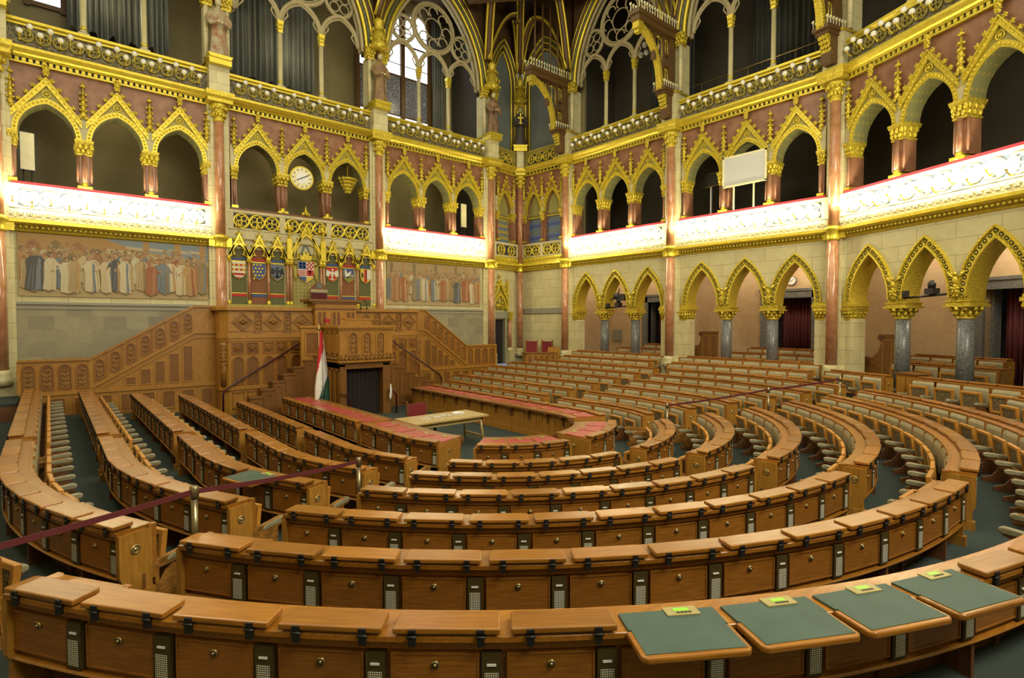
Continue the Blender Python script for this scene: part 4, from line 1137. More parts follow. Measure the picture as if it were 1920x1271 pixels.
curtain('curtain', f1.w(9.3+0.15,0.4)[:2], f1.w(9.3+1.4,0.4)[:2], 1.15, 4.15, M['redcurtain'], 'dark red door curtain behind the arcade under the white screen', 0.05, 9)
curtain('curtain', f2.w(3.5,0.4)[:2], f2.w(4.8,0.4)[:2], 1.15, 4.15, M['redcurtain'], 'dark red door curtain behind the arcade at the right edge', 0.05, 9)
def wall_clock(f, u, z, r_, label, gold=False):
    r = root('wall_clock', f.w(u,0,z), f.ang, label, 'clock')
    def disc(rad, v0, v1): 
        m_ = MB(); m_.prism([(rad*cos(i*pi/14), rad*sin(i*pi/14)) for i in range(28)], v0, v1); return m_
    build('case', disc(r_, -0.07, 0.0), M['gold'] if gold else M['granite'], r)
    build('face', disc(r_*0.88, -0.09, -0.06), M['goldlight'] if gold else M['white'], r)
    if gold: build('inner_face', disc(r_*0.5, -0.1, -0.085), M['white'], r)
    mb = MB()
    for i in range(12):
        an = i*pi/6; q = 0.72*r_
        mb.obox(Matrix.Translation((q*sin(an), -0.1, q*cos(an))) @ Matrix.Rotation(an, 4, 'Y'), r_*0.05, 0.01, r_*0.16)
    build('numeral', mb, M['black'], r)
    mb = MB()
    for an, l in ((radians(62), 0.62), (radians(242), 0.5)):
        mb.obox(Matrix.Translation((l*r_*0.5*sin(an), -0.11, l*r_*0.5*cos(an))) @ Matrix.Rotation(an, 4, 'Y'), r_*0.06, 0.012, r_*l)
    build('hand', mb, M['black'], r)
    return r
wall_clock(f1, 9.3-5.55, 4.80, 0.17, 'small round white clock over the curtained door nearest the corner')
wall_clock(f1, 9.3+0.66, 4.84, 0.19, 'small round white clock over the curtained door under the white screen')
for (x, y, p) in ((13.4,7.6,55),(13.4,4.9,55),(13.4,1.4,55),(13.4,-1.2,75),(13.0,-5.2,55),(11.9,-7.6,80)):
    point_light('corridor_lamp', (x,y,5.6), p, (1.0,0.86,0.66), 0.12)
def ceiling_spot(loc, label):
    r = root('spotlight', loc, 0, label, 'lamp')
    mb = MB(); mb.lathe([(0.05,0.0),(0.11,0.05),(0.09,0.2),(0.03,0.24)], 0, 0, 12); mb.tube([(0,0,0.2),(0,0,0.85)], 0.02, 6); build('housing', mb, M['white'], r)
    mb = MB(); mb.lathe([(0.095,0.03),(0.02,0.0)], 0, 0, 12); build('bulb', mb, M['globe_lit'], r)
ceiling_spot((13.6,-1.55,5.25), 'small bright spotlight under the corridor ceiling below the white screen')
ceiling_spot((11.95,-7.3,5.2), 'small bright spotlight under the corridor ceiling at the right edge')
mb = MB(); mb.box(14.62,14.7,7.95,8.55,2.2,2.75); build('vent_panel', mb, M['stone_band'], label='grey square panel on the peach corridor wall nearest the corner', cat='panel')
# camera bars between the capitals
def cam_bar(f, u0, u1, z, label):
    r = root('camera_bar', f.w(0,0), f.ang, label, 'camera')
    mb = MB(); mb.tube([(u0,0.05,z-0.08),(u1,0.05,z)], 0.035, 6); build('bar', mb, M['black'], r)
    mb = MB(); um = u0+(u1-u0)*0.62; mb.box(um-0.12,um+0.12,-0.12,0.14,z+0.0,z+0.16); mb.lathe([(0.09,z+0.16),(0.1,z+0.3),(0.05,z+0.38)],um,0.0,10); mb.box(u0+0.08,u0+0.24,-0.05,0.1,z-0.05,z+0.14)
    build('camera_body', mb, M['black'], r)
    return r, um
fa_ = BAY['SA']; r, um = cam_bar(fa_, fa_.W/2-PITCH*0.5+0.25, fa_.W/2+PITCH*0.5-0.25, 3.9, 'black television camera on a bar in the middle arch nearest the corner')
mb = MB(); mb.ball((um-0.1,-0.02,4.35), 0.16, 8, 6); mb.box(um+0.05,um+0.4,-0.1,0.1,4.15,4.45); mb.tube([(um-0.2,0,4.3),(um-0.45,0,4.2)], 0.04, 6); mb.tube([(um,0,4.45),(um+0.05,0,4.7)],0.03,6)
build('camera_head', mb, M['black'], r)
fc_ = BAY['SC']; cam_bar(fc_, fc_.W/2-PITCH*0.5+0.1, fc_.W/2+PITCH*0.5-0.1, 3.95, 'thin black camera bar in the middle arch of the nearest bay')

# ------------------------------------------------------------------ front wall below the gallery
for key in ('FL','FR','FC'):
    f = BAY[key]; W = f.W
    mb = MB(); mb.box(0.2, W-0.2, 0.0, 0.4, 0.0, 3.78); structure('wall_front', mb, M['stone_grey'], f.w(0,0), f.ang)
    mb = MB(); mb.box(0.2, W-0.2, 0.05, 0.4, 3.78, 5.96); structure('wall_front', mb, M['stone'], f.w(0,0), f.ang)
    mb = MB(); mb.box(0.2, W-0.2, -0.06, 0.1, 3.72, 3.80); mb.box(0.2, W-0.2, -0.03, 0.1, 3.58, 3.66); structure('trim_6', mb, M['stone_band'], f.w(0,0), f.ang)
PAL = [flat('fresco_sand',(0.40,0.30,0.15)), flat('fresco_ochre',(0.37,0.22,0.085)), flat('fresco_sky',(0.21,0.245,0.27)), flat('fresco_rust',(0.27,0.095,0.04)), flat('fresco_dark',(0.075,0.072,0.07)),
       flat('fresco_white',(0.47,0.40,0.27)), flat('fresco_blue',(0.15,0.17,0.19)), flat('fresco_skin',(0.36,0.21,0.11)), flat('fresco_olive',(0.21,0.155,0.075)), flat('fresco_tan',(0.36,0.26,0.135)), flat('fresco_pale',(0.45,0.36,0.21)), flat('fresco_brick',(0.30,0.15,0.07))]
def fresco(f, u0, u1, z0, z1, seed, label, sky_from, leads):
    rnd = random.Random(seed)
    r = root('fresco', f.w(0,0), f.ang, label, 'painting')
    mb = MB(); mb.box(u0, u1, 0.0, 0.04, z0, z1, 9)
    w = u1-u0; h = z1-z0
    state = [mb, -0.001]
    def quad(pts, m):
        pts = [(min(max(p[0], u0), u1), min(max(p[1], z0), z1)) for p in pts]
        A = sum(pts[i][0]*pts[(i+1)%len(pts)][1]-pts[(i+1)%len(pts)][0]*pts[i][1] for i in range(len(pts)))
        if abs(A) < 1e-6: return
        idx = tuple(range(len(pts)))
        state[0].add([(p[0], state[1], p[1]) for p in pts], [idx if A > 0 else idx[::-1]], m)
        state[1] -= 0.00006
    quad([(u0,z0),(u1,z0),(u1,z0+h*0.34),(u0,z0+h*0.30)], 0)
    quad([(u0,z0+h*0.5),(u1,z0+h*0.5),(u1,z1),(u0,z1)], 1 if sky_from < 0.9 else 9)
    if sky_from < 0.9:
        quad([(u0+w*sky_from,z1),(u1,z1),(u1,z1-h*0.30),(u0+w*(sky_from+0.15),z1-h*0.16)], 2)
        quad([(u0+w*sky_from,z1-h*0.16),(u1,z1-h*0.30),(u1,z0+h*0.4),(u0+w*sky_from,z0+h*0.4)], 10)
        for k in range(4):
            quad([(u0+w*(sky_from+0.1+0.12*k),z1-h*0.1),(u0+w*(sky_from+0.2+0.12*k),z1-h*0.12),(u0+w*(sky_from+0.24+0.12*k),z1-h*0.17),(u0+w*(sky_from+0.12+0.12*k),z1-h*0.15)], 10)
        for k in range(3):
            x = u0+w*(0.02+0.105*k)
            quad([(p[0],p[1]) for p in arch_pts(w*0.085, z1-h*0.28, z1-h*0.08, 6, x+w*0.05)]+[(x+w*0.092, z0+h*0.4),(x+w*0.008, z0+h*0.4)], 8 if k % 2 else 11)
        for x in (0.62, 0.80, 0.95): quad([(u0+w*x,z0+h*0.5),(u0+w*(x+0.035),z0+h*0.5),(u0+w*(x+0.035),z1),(u0+w*x,z1)], 1)
    else:
        for k in range(9):
            x = u0+w*(k+0.3)/9; quad([(x,z0+h*0.4),(x+w*0.03,z0+h*0.4),(x+w*0.03,z1-h*0.02),(x,z1-h*0.02)], 1 if k % 2 else 8)
    build('painted_ground', state[0], PAL, r)
    state[0] = MB()
    def figure(x, base, s, m_, m2, lean=0.0, arm=0, wide=1.0):
        wd = s*0.15*wide
        P_ = lambda a, b: (x+a*wd+lean*s*b, base+b*s)
        quad([P_(-0.3,-0.03),P_(0.35,-0.03),P_(0.3,0.05),P_(-0.3,0.05)], 8)
        quad([P_(-1.0,0.03),P_(-0.3,0.0),P_(0.4,0.02),P_(1.05,0.0),P_(0.95,0.35),P_(0.85,0.55),P_(1.05,0.74),P_(0.5,0.84),P_(-0.5,0.84),P_(-1.05,0.72),P_(-0.85,0.5),P_(-0.9,0.3)], m_)
        quad([P_(0.1,0.02),P_(0.75,0.02),P_(0.6,0.5),P_(0.75,0.72),P_(0.3,0.82),P_(0.2,0.5)], m2)
        for k in range(3):
            a = -0.7+0.45*k; quad([P_(a,0.03),P_(a+0.10,0.03),P_(a*0.6+0.08,0.62),P_(a*0.6+0.02,0.62)], {5:10,10:9,9:8,1:8,3:11,11:3,8:1,6:4,4:6}.get(m_, 8))
        if arm:
            quad([P_(0.6*arm,0.78),P_(1.5*arm,0.58+0.14*rnd.random()),P_(1.75*arm,0.60),P_(1.0*arm,0.66),P_(0.6*arm,0.62)], m_)
            quad([P_(1.5*arm,0.60),P_(1.95*arm,0.63),P_(1.95*arm,0.57),P_(1.55*arm,0.55)], 7)
        hx, hz = P_(0,0.915)
        quad([(hx+s*0.048*cos(i*pi/5), hz+s*0.012+s*0.066*sin(i*pi/5)) for i in range(10)], rnd.choice([8,4,11,9]))
        quad([(hx+arm*s*0.008+s*0.036*cos(i*pi/5), hz-s*0.006+s*0.054*sin(i*pi/5)) for i in range(10)], 7)
    nf = int(w/0.17)
    for row, (hh, bb) in enumerate(((0.48,0.36),(0.53,0.25),(0.58,0.13))):
        for k in range(nf):
            if row == 2 and rnd.random() < 0.35: continue
            t = (k+rnd.uniform(0.15,0.85))/nf
            figure(u0+0.08+(w-0.16)*t, z0+h*bb*rnd.uniform(0.92,1.08), h*hh*rnd.uniform(0.94,1.06), rnd.choice([9,9,1,8,3,5,10,6,11] if row else [9,1,8,10,9]), rnd.choice([9,5,1,8,10,11]), rnd.uniform(-0.05,0.05), rnd.choice([-1,0,1]), rnd.uniform(0.85,1.15))
    for t, m_, m2, wide in leads:
        figure(u0+w*t, z0+h*rnd.uniform(0.05,0.11), h*rnd.uniform(0.60,0.68), m_, m2, rnd.uniform(-0.07,0.07), rnd.choice([-1,1]), wide*0.78)
    build('painted_crowd', state[0], PAL, r)
    return r
fr = fresco(BAY['FL'], 0.42, 5.55, 3.98, 5.90, 3, 'long painted fresco of a robed crowd above the left oak stair', 0.42, [(0.07,4,6,1.5),(0.14,5,10,1.1),(0.235,5,3,1.6),(0.26,9,1,1.2),(0.345,5,6,1.2),(0.42,10,5,1.0),(0.475,4,1,1.0),(0.52,5,6,1.0),(0.66,3,11,1.3),(0.74,6,8,1.0),(0.83,5,9,1.0),(0.895,1,3,1.3),(0.96,8,6,1.0)])
fr = fresco(BAY['FR'], 0.45, 5.65, 3.96, 5.90, 8, 'smaller looking fresco of a robed crowd right of the coats of arms', 1.0, [(0.08,11,1,1.1),(0.17,3,9,1.1),(0.27,8,6,1.0),(0.37,5,6,1.1),(0.47,6,5,1.1),(0.57,3,11,1.2),(0.72,4,6,1.5),(0.82,3,1,1.1),(0.90,5,9,1.0),(0.96,1,3,1.0)])
# clock and gilt ornament in the gallery, lamps left on the gallery
wall_clock(Fr((-3.5,12.05),(2.78,12.05)), 3.02, 8.93, 0.47, 'large round gilded clock in the middle gallery arch above the coats of arms', True)
r = root('gilt_ornament', (1.55,12.25,9.0), 0, 'gilded crest ornament hanging in the right gallery arch above the coats of arms', 'ornament')
mb = MB()
for k in range(5):
    w_ = 0.36-0.07*k; mb.lathe([(w_*0.9,0.3-0.13*k),(w_,0.26-0.13*k),(w_*0.7,0.19-0.13*k)], 0, 0, 10)
    for a in range(8): leafball(mb, (w_*cos(a*pi/4), w_*sin(a*pi/4)*0.6, 0.25-0.13*k), 0.07)
build('crest', mb, M['goldleaf'], r)
mb = MB(); mb.tube([(0,0,0.25),(0,0,2.1)], 0.02, 6); build('hanger', mb, M['gold'], r)

# ------------------------------------------------------------------ reredos with coats of arms
f = BAY['FC']; ARMC = 2.85
r = root('heraldic_screen', f.w(ARMC,0), 0, 'gilded gothic screen of seven niches on the front wall behind the rostrum', 'screen')
NX = [-2.22,-1.51,-0.84, 0.28, 1.36, 2.08, 2.85]   # niche centres along the wall
NW = [0.56,0.56,0.56,1.08,0.56,0.56,0.58]
COLR = ['heraldgreen','heraldred','heraldgreen','mosaic','heraldgreen','heraldred','heraldgreen']
for x, w, cl in zip(NX, NW, COLR):
    big = w > 0.9
    zt = 6.25 if not big else 6.75; ap = zt-0.12
    mb = MB(); mb.prism(arch_pts(w, zt-0.55, zt-0.1, 8, x)+[(x+w/2,3.85),(x-w/2,3.85)], -0.02, 0.05); build('painted_niche', mb, M[cl], r)
    if not big:
        for z0_, z1_, m_ in ((5.50,5.58,'hblue' if cl == 'heraldgreen' else 'hred'),(4.14,4.24,'hred' if cl == 'heraldgreen' else 'hblue'),(4.25,4.28,'gold'),(5.44,5.47,'gold')):
            mb = MB(); mb.box(x-w/2, x+w/2, -0.035, 0, z0_, z1_); build('painted_band', mb, M[m_], r)
for x, w in zip(NX, NW):
    big = w > 0.9; zs_ = 5.62 if not big else 5.64; za_ = 6.05 if not big else 6.62; gz = 6.5 if not big else 7.12
    mb = MB(); hw = w/2+0.075
    band(mb, arch_pts(w, zs_, za_, 8, x), arch_pts(w+0.16, zs_, za_+0.1, 8, x), -0.2, 0.02)
    ip = arch_pts(w+0.14, zs_, za_+0.08, 8, x)
    band(mb, ip, [(p[0], max(p[1]+0.005, gz-(gz-zs_-0.1)*abs(p[0]-x)/hw)) for p in ip], -0.14, 0.0)
    for sg in (-1, 1): mb.prism([(x+sg*hw, zs_+0.1),(x, gz),(x, gz-0.14),(x+sg*hw, zs_-0.05)], -0.2, 0)
    # cusped inner arch
    for sg in (-1, 1):
        mb.tube([(x+sg*w*0.48,-0.12,zs_),(x+sg*w*0.30,-0.12,zs_+0.1),(x+sg*w*0.33,-0.12,zs_+0.28*(2 if big else 1)),(x+sg*w*0.14,-0.12,zs_+0.33*(2 if big else 1))], 0.025, 5)
        mb.ball((x+sg*w*0.26,-0.12,zs_+0.08), 0.04, 6, 4)
    mb.tube(circ(x, gz-0.32*(1.5 if big else 1), 0.06*(2 if big else 1), -0.2, 10), 0.015, 5, True)
    for sg in (-1, 1):
        k_ = 4 if not big else 7
        for i in range(k_):
            t = (i+0.5)/k_; leafball(mb, (x+sg*hw*(1-t)+sg*0.03, -0.15, zs_+0.1+(gz-zs_-0.1)*t+0.05), 0.05, 1)
    finial(mb, (x,-0.12,gz), 1.0 if not big else 1.5, 1)
    build('gilded_gable', mb, [M['gold'], M['goldleaf']], r)
cols = [-2.58,-1.87,-1.18,-0.46,-0.33,0.88,1.0,1.72,2.46,3.22]
for i, x in enumerate(cols):
    mb = MB(); mg = MB()
    mb.lathe([(0.05,4.0),(0.048,5.4)], x, -0.12, 8)
    mb.lathe([(0.08,3.82),(0.09,3.9),(0.06,4.0)], x, -0.12, 8, 1); mg.lathe([(0.05,5.38),(0.09,5.54),(0.1,5.64)], x, -0.12, 8)
    for a in range(5): mg.ball((x+0.075*cos(a*pi*2/5), -0.12+0.075*sin(a*pi*2/5), 5.48), 0.035, 5, 4)
    build('colonnette', mb, [M['redshaft'], M['gold']], r); build('colonnette_cap', mg, M['gold'], r)
mb = MB(); mb.box(-2.68, 3.32, -0.25, 0.05, 3.72, 3.84); build('plinth', mb, M['goldfield'], r)
mb = MB()
for x in (-0.40, 0.94):
    mb.box(x-0.1,x+0.1,-0.24,0.0,5.64,6.45); finial(mb, (x,-0.12,6.45), 1.6)
    for i in range(4): leafball(mb, (x,-0.22,6.5+0.12*i), 0.05)
build('buttress', mb, M['gold'], r)
# the shields themselves
def shield_pts(x, z, w, h): 
    return [(x-w/2,z+h/2),(x+w/2,z+h/2),(x+w/2,z-h*0.05),(x+w*0.36,z-h*0.3),(x,z-h/2),(x-w*0.36,z-h*0.3),(x-w/2,z-h*0.05)]
def shield(x, z, w, h, base, label, bands):
    rr = root('shield', f.w(ARMC,0), 0, label, 'shield', 'coats of arms')
    mb = MB(); mb.prism(shield_pts(x,z,w,h), -0.07, -0.02); build('field', mb, M[base], rr)
    mb = MB(); P_ = shield_pts(x,z,w,h); mb.tube([(p[0],-0.07,p[1]) for p in P_], 0.012, 5, True); build('rim', mb, M['hgold'], rr)
    for nm, mt, polys in bands:
        mb = MB()
        for p in polys: mb.prism(p, -0.085, -0.065)
        build(nm, mb, M[mt], rr)
    return rr
def rect(x0,x1,z0,z1): return [(x0,z0),(x1,z0),(x1,z1),(x0,z1)]
def disc2(x,z,r_,n=8): return [(x+r_*cos(2*pi*i/n), z+r_*sin(2*pi*i/n)) for i in range(n)]
def bird(x, z, s):
    return [[(x-0.05*s,z-0.3*s),(x+0.05*s,z-0.3*s),(x+0.1*s,z+0.1*s),(x,z+0.2*s),(x-0.1*s,z+0.1*s)], disc2(x+0.02*s,z+0.28*s,0.08*s), [(x-0.08*s,z+0.12*s),(x-0.42*s,z+0.3*s),(x-0.46*s,z-0.15*s),(x-0.25*s,z-0.2*s)],
            [(x+0.08*s,z+0.12*s),(x+0.25*s,z-0.2*s),(x+0.46*s,z-0.15*s),(x+0.42*s,z+0.3*s)], [(x-0.14*s,z-0.42*s),(x+0.14*s,z-0.42*s),(x,z-0.2*s)]]
zc = 5.10; sw, sh = 0.48, 0.64
x = NX[0]
shield(x, zc, sw, sh, 'hred', 'red and white banded shield with small gold lions, first from the left', [('stripe','hwhite',[rect(x-sw*0.48,x+sw*0.48,zc+0.30-0.17*k-0.05,zc+0.30-0.17*k+0.03) for k in range(3)]+[rect(x-sw*0.3,x+sw*0.3,zc-0.24,zc-0.18)]), ('lion','hgold',[disc2(x-0.16+0.16*i,zc+0.21-0.17*k,0.05,6) for k in range(2) for i in range(3)])])
x = NX[1]
shield(x, zc, sw, sh, 'hblue', 'blue shield strewn with gold crowns, second from the left', [('crown','hgold',[disc2(x-0.18+0.12*i+(0.06 if k%2 else 0),zc+0.25-0.13*k,0.042,5) for k in range(5) for i in range(3 if (k<4) else 1)])])
x = NX[2]
shield(x, zc, sw, sh, 'hslate', 'slate blue shield with a black raven, third from the left', [('raven','hblack',bird(x,zc+0.02,0.55)), ('branch','hblack',[[(x-0.18,zc-0.2),(x+0.15,zc-0.15),(x+0.15,zc-0.12),(x-0.18,zc-0.16)]])])
x = NX[3]; z_ = 5.18; w_ = 0.66; h_ = 0.86
rr = shield(x, z_, w_, h_, 'hwhite', 'large quartered central shield under a gold crown', [
    ('quarter_blue','hblue',[rect(x-w_*0.48,x,z_+0.12,z_+h_*0.48)]), ('lion_head','hgold',[disc2(x-0.22+0.14*i,z_+0.33-0.12*k,0.045,6) for i in range(2) for k in range(2)]),
    ('quarter_checks','hred',[rect(x+0.02+0.075*i,x+0.02+0.075*(i+1),z_+0.12+0.075*k,z_+0.12+0.075*(k+1)) for i in range(4) for k in range(4) if (i+k)%2==0]),
    ('bars','hred',[rect(x-w_*0.48,x-0.02,z_+0.06-0.08*k-0.035,z_+0.06-0.08*k) for k in range(3)]),
    ('cross_quarter','hred',[rect(x+0.02,x+w_*0.46,z_-0.14,z_+0.09)]), ('double_cross','hwhite',[rect(x+0.13,x+0.17,z_-0.12,z_+0.08),rect(x+0.08,x+0.22,z_-0.0,z_+0.03),rect(x+0.10,x+0.20,z_+0.045,z_+0.065)]),
    ('base_blue','hblue',[[(x-w_*0.44,z_-0.18),(x,z_-0.18),(x,z_-h_*0.46),(x-w_*0.34,z_-h_*0.32)]]), ('base_gold','hgold',[[(x,z_-0.18),(x+w_*0.44,z_-0.18),(x+w_*0.34,z_-h_*0.32),(x,z_-h_*0.46)]])])
mb = MB(); mb.prism([(x-0.2,5.65),(x+0.2,5.65),(x+0.26,5.85),(x+0.13,5.83),(x+0.1,5.97),(x,5.89),(x-0.1,5.97),(x-0.13,5.83),(x-0.26,5.85)], -0.1, -0.02)
for i in range(5): mb.ball((x-0.24+0.12*i,-0.08,5.89+0.08*(1-abs(i-2)/2)), 0.035, 6, 4)
build('crown', mb, M['goldleaf'], rr)
mb = MB(); mb.prism([(x-0.30,5.68),(x-0.04,6.38),(x+0.04,6.38),(x+0.30,5.68),(x+0.24,5.68),(x,6.23),(x-0.24,5.68)], -0.06, -0.02); build('mantle', mb, M['bluegrey'], rr)
mb = MB()
for sg in (-1, 1):
    mb.ball((x+sg*0.42,-0.05,5.13), 0.12, 8, 6, 0, (0.7,0.5,2.6)); mb.ball((x+sg*0.40,-0.06,5.51), 0.07, 8, 6); mb.prism([(x+sg*0.46,5.43),(x+sg*0.52,5.48),(x+sg*0.5,4.73),(x+sg*0.44,4.83)], -0.05, -0.02)
build('supporter', mb, M['goldfield'], rr)
x = NX[4]; zc = 5.14
shield(x, zc, sw, sh*0.95, 'hred', 'red shield with a white eagle, right of the central shield', [('eagle','hwhite',bird(x,zc+0.03,0.58))])
x = NX[5]
shield(x, zc, sw, sh*0.95, 'hblue', 'blue shield with a white griffin over a green base, second from the right', [('griffin','hwhite',[[(x-0.2,zc+0.22),(x-0.05,zc+0.1),(x+0.12,zc+0.2),(x+0.05,zc),(x-0.05,zc-0.12),(x-0.16,zc-0.05)],disc2(x-0.14,zc+0.2,0.05)]),('base','hgreen',[[(x-0.22,zc-0.12),(x,zc-0.02),(x+0.22,zc-0.12),(x,zc-0.3)]]),('star','hgold',[disc2(x+0.14,zc+0.0,0.05,5)])])
x = NX[6]
shield(x, zc, sw, sh*0.95, 'hgold', 'gold and white shield split by a red bar, first from the right', [('half','hwhite',[rect(x+0.02,x+0.24,zc-0.12,zc+0.28)]),('bar','hred',[rect(x-0.07,x+0.05,zc-0.26,zc+0.29)]),('lion','hblack',[[(x-0.2,zc+0.18),(x-0.11,zc+0.1),(x-0.13,zc-0.1),(x-0.2,zc)]])])

# ------------------------------------------------------------------ carved oak podium with two stair wings, rostrum
def arched_panel(mb, x0, x1, z0, z1, v, t=0.04, d=0.03, arch=True):
    # raised frame with round-pointed head, standing out of plane v towards the room (negative v)
    w = x1-x0; zs = z1-(w*0.55 if arch else 0)
    mb.box(x0, x0+t, v-d, v, z0, zs); mb.box(x1-t, x1, v-d, v, z0, zs); mb.box(x0+t, x1-t, v-d, v, z0, z0+t)
    if arch:
        xc = (x0+x1)/2
        band(mb, arch_pts(w-2*t, zs, z1-t, 6, xc), arch_pts(w, zs, z1, 6, xc), v-d, v)
    else: mb.box(x0+t, x1-t, v-d, v, z1-t, z1)
    mb.box(x0+t, x1-t, v-0.004, v, z0+t, zs if arch else z1-t, 1)  # darker inner board paints the recess shade inside the frame
    if arch: mb.prism(arch_pts(w-2*t, zs, z1-t, 6, (x0+x1)/2), v-0.004, v, 'v', 1)
def carved_inset(mb, x0, x1, z0, z1, v):
    xc = (x0+x1)/2
    mb.box(x0, x1, v-0.006, v, z0, z1)
    n_ = max(2, int((z1-z0)/0.13))
    for i in range(n_):
        z = z0+(z1-z0)*(i+0.5)/n_
        mb.ball((xc, v-0.008, z), 0.035, 6, 4, 0, (1,0.5,1))
        for sg in (-1, 1): mb.ball((xc+sg*(x1-x0)*0.26, v-0.008, z+0.03), 0.034, 6, 4, 0, (1.3,0.5,0.7))
PY = 10.0; PX0, PX1 = -3.92, 3.75
r = root('podium', (0,PY,0), 0, 'carved oak podium front with diamond panels below the coats of arms', 'podium')
mb = MB(); mb.prism([(PX0+0.22,0),(PX1-0.22,0),(PX1,0.25),(PX1,1.9),(PX0,1.9),(PX0,0.25)], 0, 3.6, 'z'); build('casing', mb, M['oak_panel'], r)
mb = MB()
mb.prism([(PX0+0.15,-0.10),(PX1-0.15,-0.10),(PX1+0.12,0.2),(PX1+0.12,1.9),(PX0-0.12,1.9),(PX0-0.12,0.2)], 3.58, 3.70, 'z')
mb.prism([(PX0+0.18,-0.06),(PX1-0.18,-0.06),(PX1+0.06,0.22),(PX1+0.06,0.5),(PX0-0.06,0.5),(PX0-0.06,0.22)], 2.62, 2.78, 'z')
mb.prism([(PX0+0.2,-0.03),(PX1-0.2,-0.03),(PX1+0.03,0.24),(PX1+0.03,0.5),(PX0-0.03,0.5),(PX0-0.03,0.24)], 2.52, 2.62, 'z')
mb.prism([(PX0+0.18,-0.05),(PX1-0.18,-0.05),(PX1+0.05,0.22),(PX1+0.05,0.5),(PX0-0.05,0.5),(PX0-0.05,0.22)], 0.86, 0.97, 'z')
build('molding', mb, M['oak_panel'], r)
for x in (-3.25,-2.25,-1.25,1.28,2.25,3.2):
    mb = MB()
    for (ra, rb, d) in ((0.36,0.30,0.035),(0.26,0.22,0.025)):
        o_ = [(x-ra,3.18),(x,3.18+ra*0.93),(x+ra,3.18),(x,3.18-ra*0.93),(x-ra,3.18)]; i_ = [(x-rb,3.18),(x,3.18+rb*0.93),(x+rb,3.18),(x,3.18-rb*0.93),(x-rb,3.18)]
        band(mb, i_, o_, -d, 0.0)
    mb.box(x-0.44, x+0.44, -0.015, 0, 3.52, 3.55); mb.box(x-0.44, x+0.44, -0.015, 0, 2.84, 2.87)
    leafball(mb, (x,-0.02,3.18), 0.09); mb.ball((x-0.12,-0.01,3.18), 0.05, 6, 4); mb.ball((x+0.12,-0.01,3.18), 0.05, 6, 4)
    build('diamond_panel', mb, M['oak_carved'], r)
for x in (-2.75,-1.75,1.77,2.72):
    mb = MB(); arched_panel(mb, x-0.12, x+0.12, 2.82, 3.55, 0, 0.03, 0.05); carved_inset(mb, x-0.08, x+0.08, 2.86, 3.42, -0.01); mb.box(x-0.15,x+0.15,-0.07,0,2.78,2.84)
    build('pilaster', mb, [M['oak_carved'], M['oak_red']], r)
for x in (-3.42,-2.95,-2.42,-1.98,-1.45,1.45,1.95,2.42,2.9,3.38):
    mb = MB(); arched_panel(mb, x-0.2, x+0.2, 1.02, 2.02, 0, 0.045, 0.035); arched_panel(mb, x-0.2, x+0.2, 2.08, 2.48, 0, 0.035, 0.03, False)
    mb.tube(circ(x, 2.28, 0.11, -0.01, 12), 0.022, 5, True); leafball(mb, (x,-0.01,2.28), 0.07)
    mb.box(x-0.19, x+0.19, -0.02, 0, 0.2, 0.24); mb.box(x-0.19, x+0.19, -0.02, 0, 0.74, 0.78); mb.box(x-0.2, x-0.16, -0.02, 0, 0.2, 0.78); mb.box(x+0.16, x+0.2, -0.02, 0, 0.2, 0.78)
    build('arched_panel', mb, [M['oak'], M['oak_red']], r)
mb = MB()
for (x, y) in ((PX0+0.08,0.12),(PX1-0.08,0.12)):
    mb.lathe([(0.09,1.0),(0.10,1.5),(0.12,1.7),(0.09,1.9),(0.13,2.2),(0.10,2.35),(0.14,2.5)], x, y, 10)
    for i in range(5):
        for a in range(5): mb.ball((x+0.11*cos(a*1.257), y+0.11*sin(a*1.257), 1.75+0.13*i), 0.04, 6, 4)
build('corner_colonnette', mb, M['oak_carved'], r)
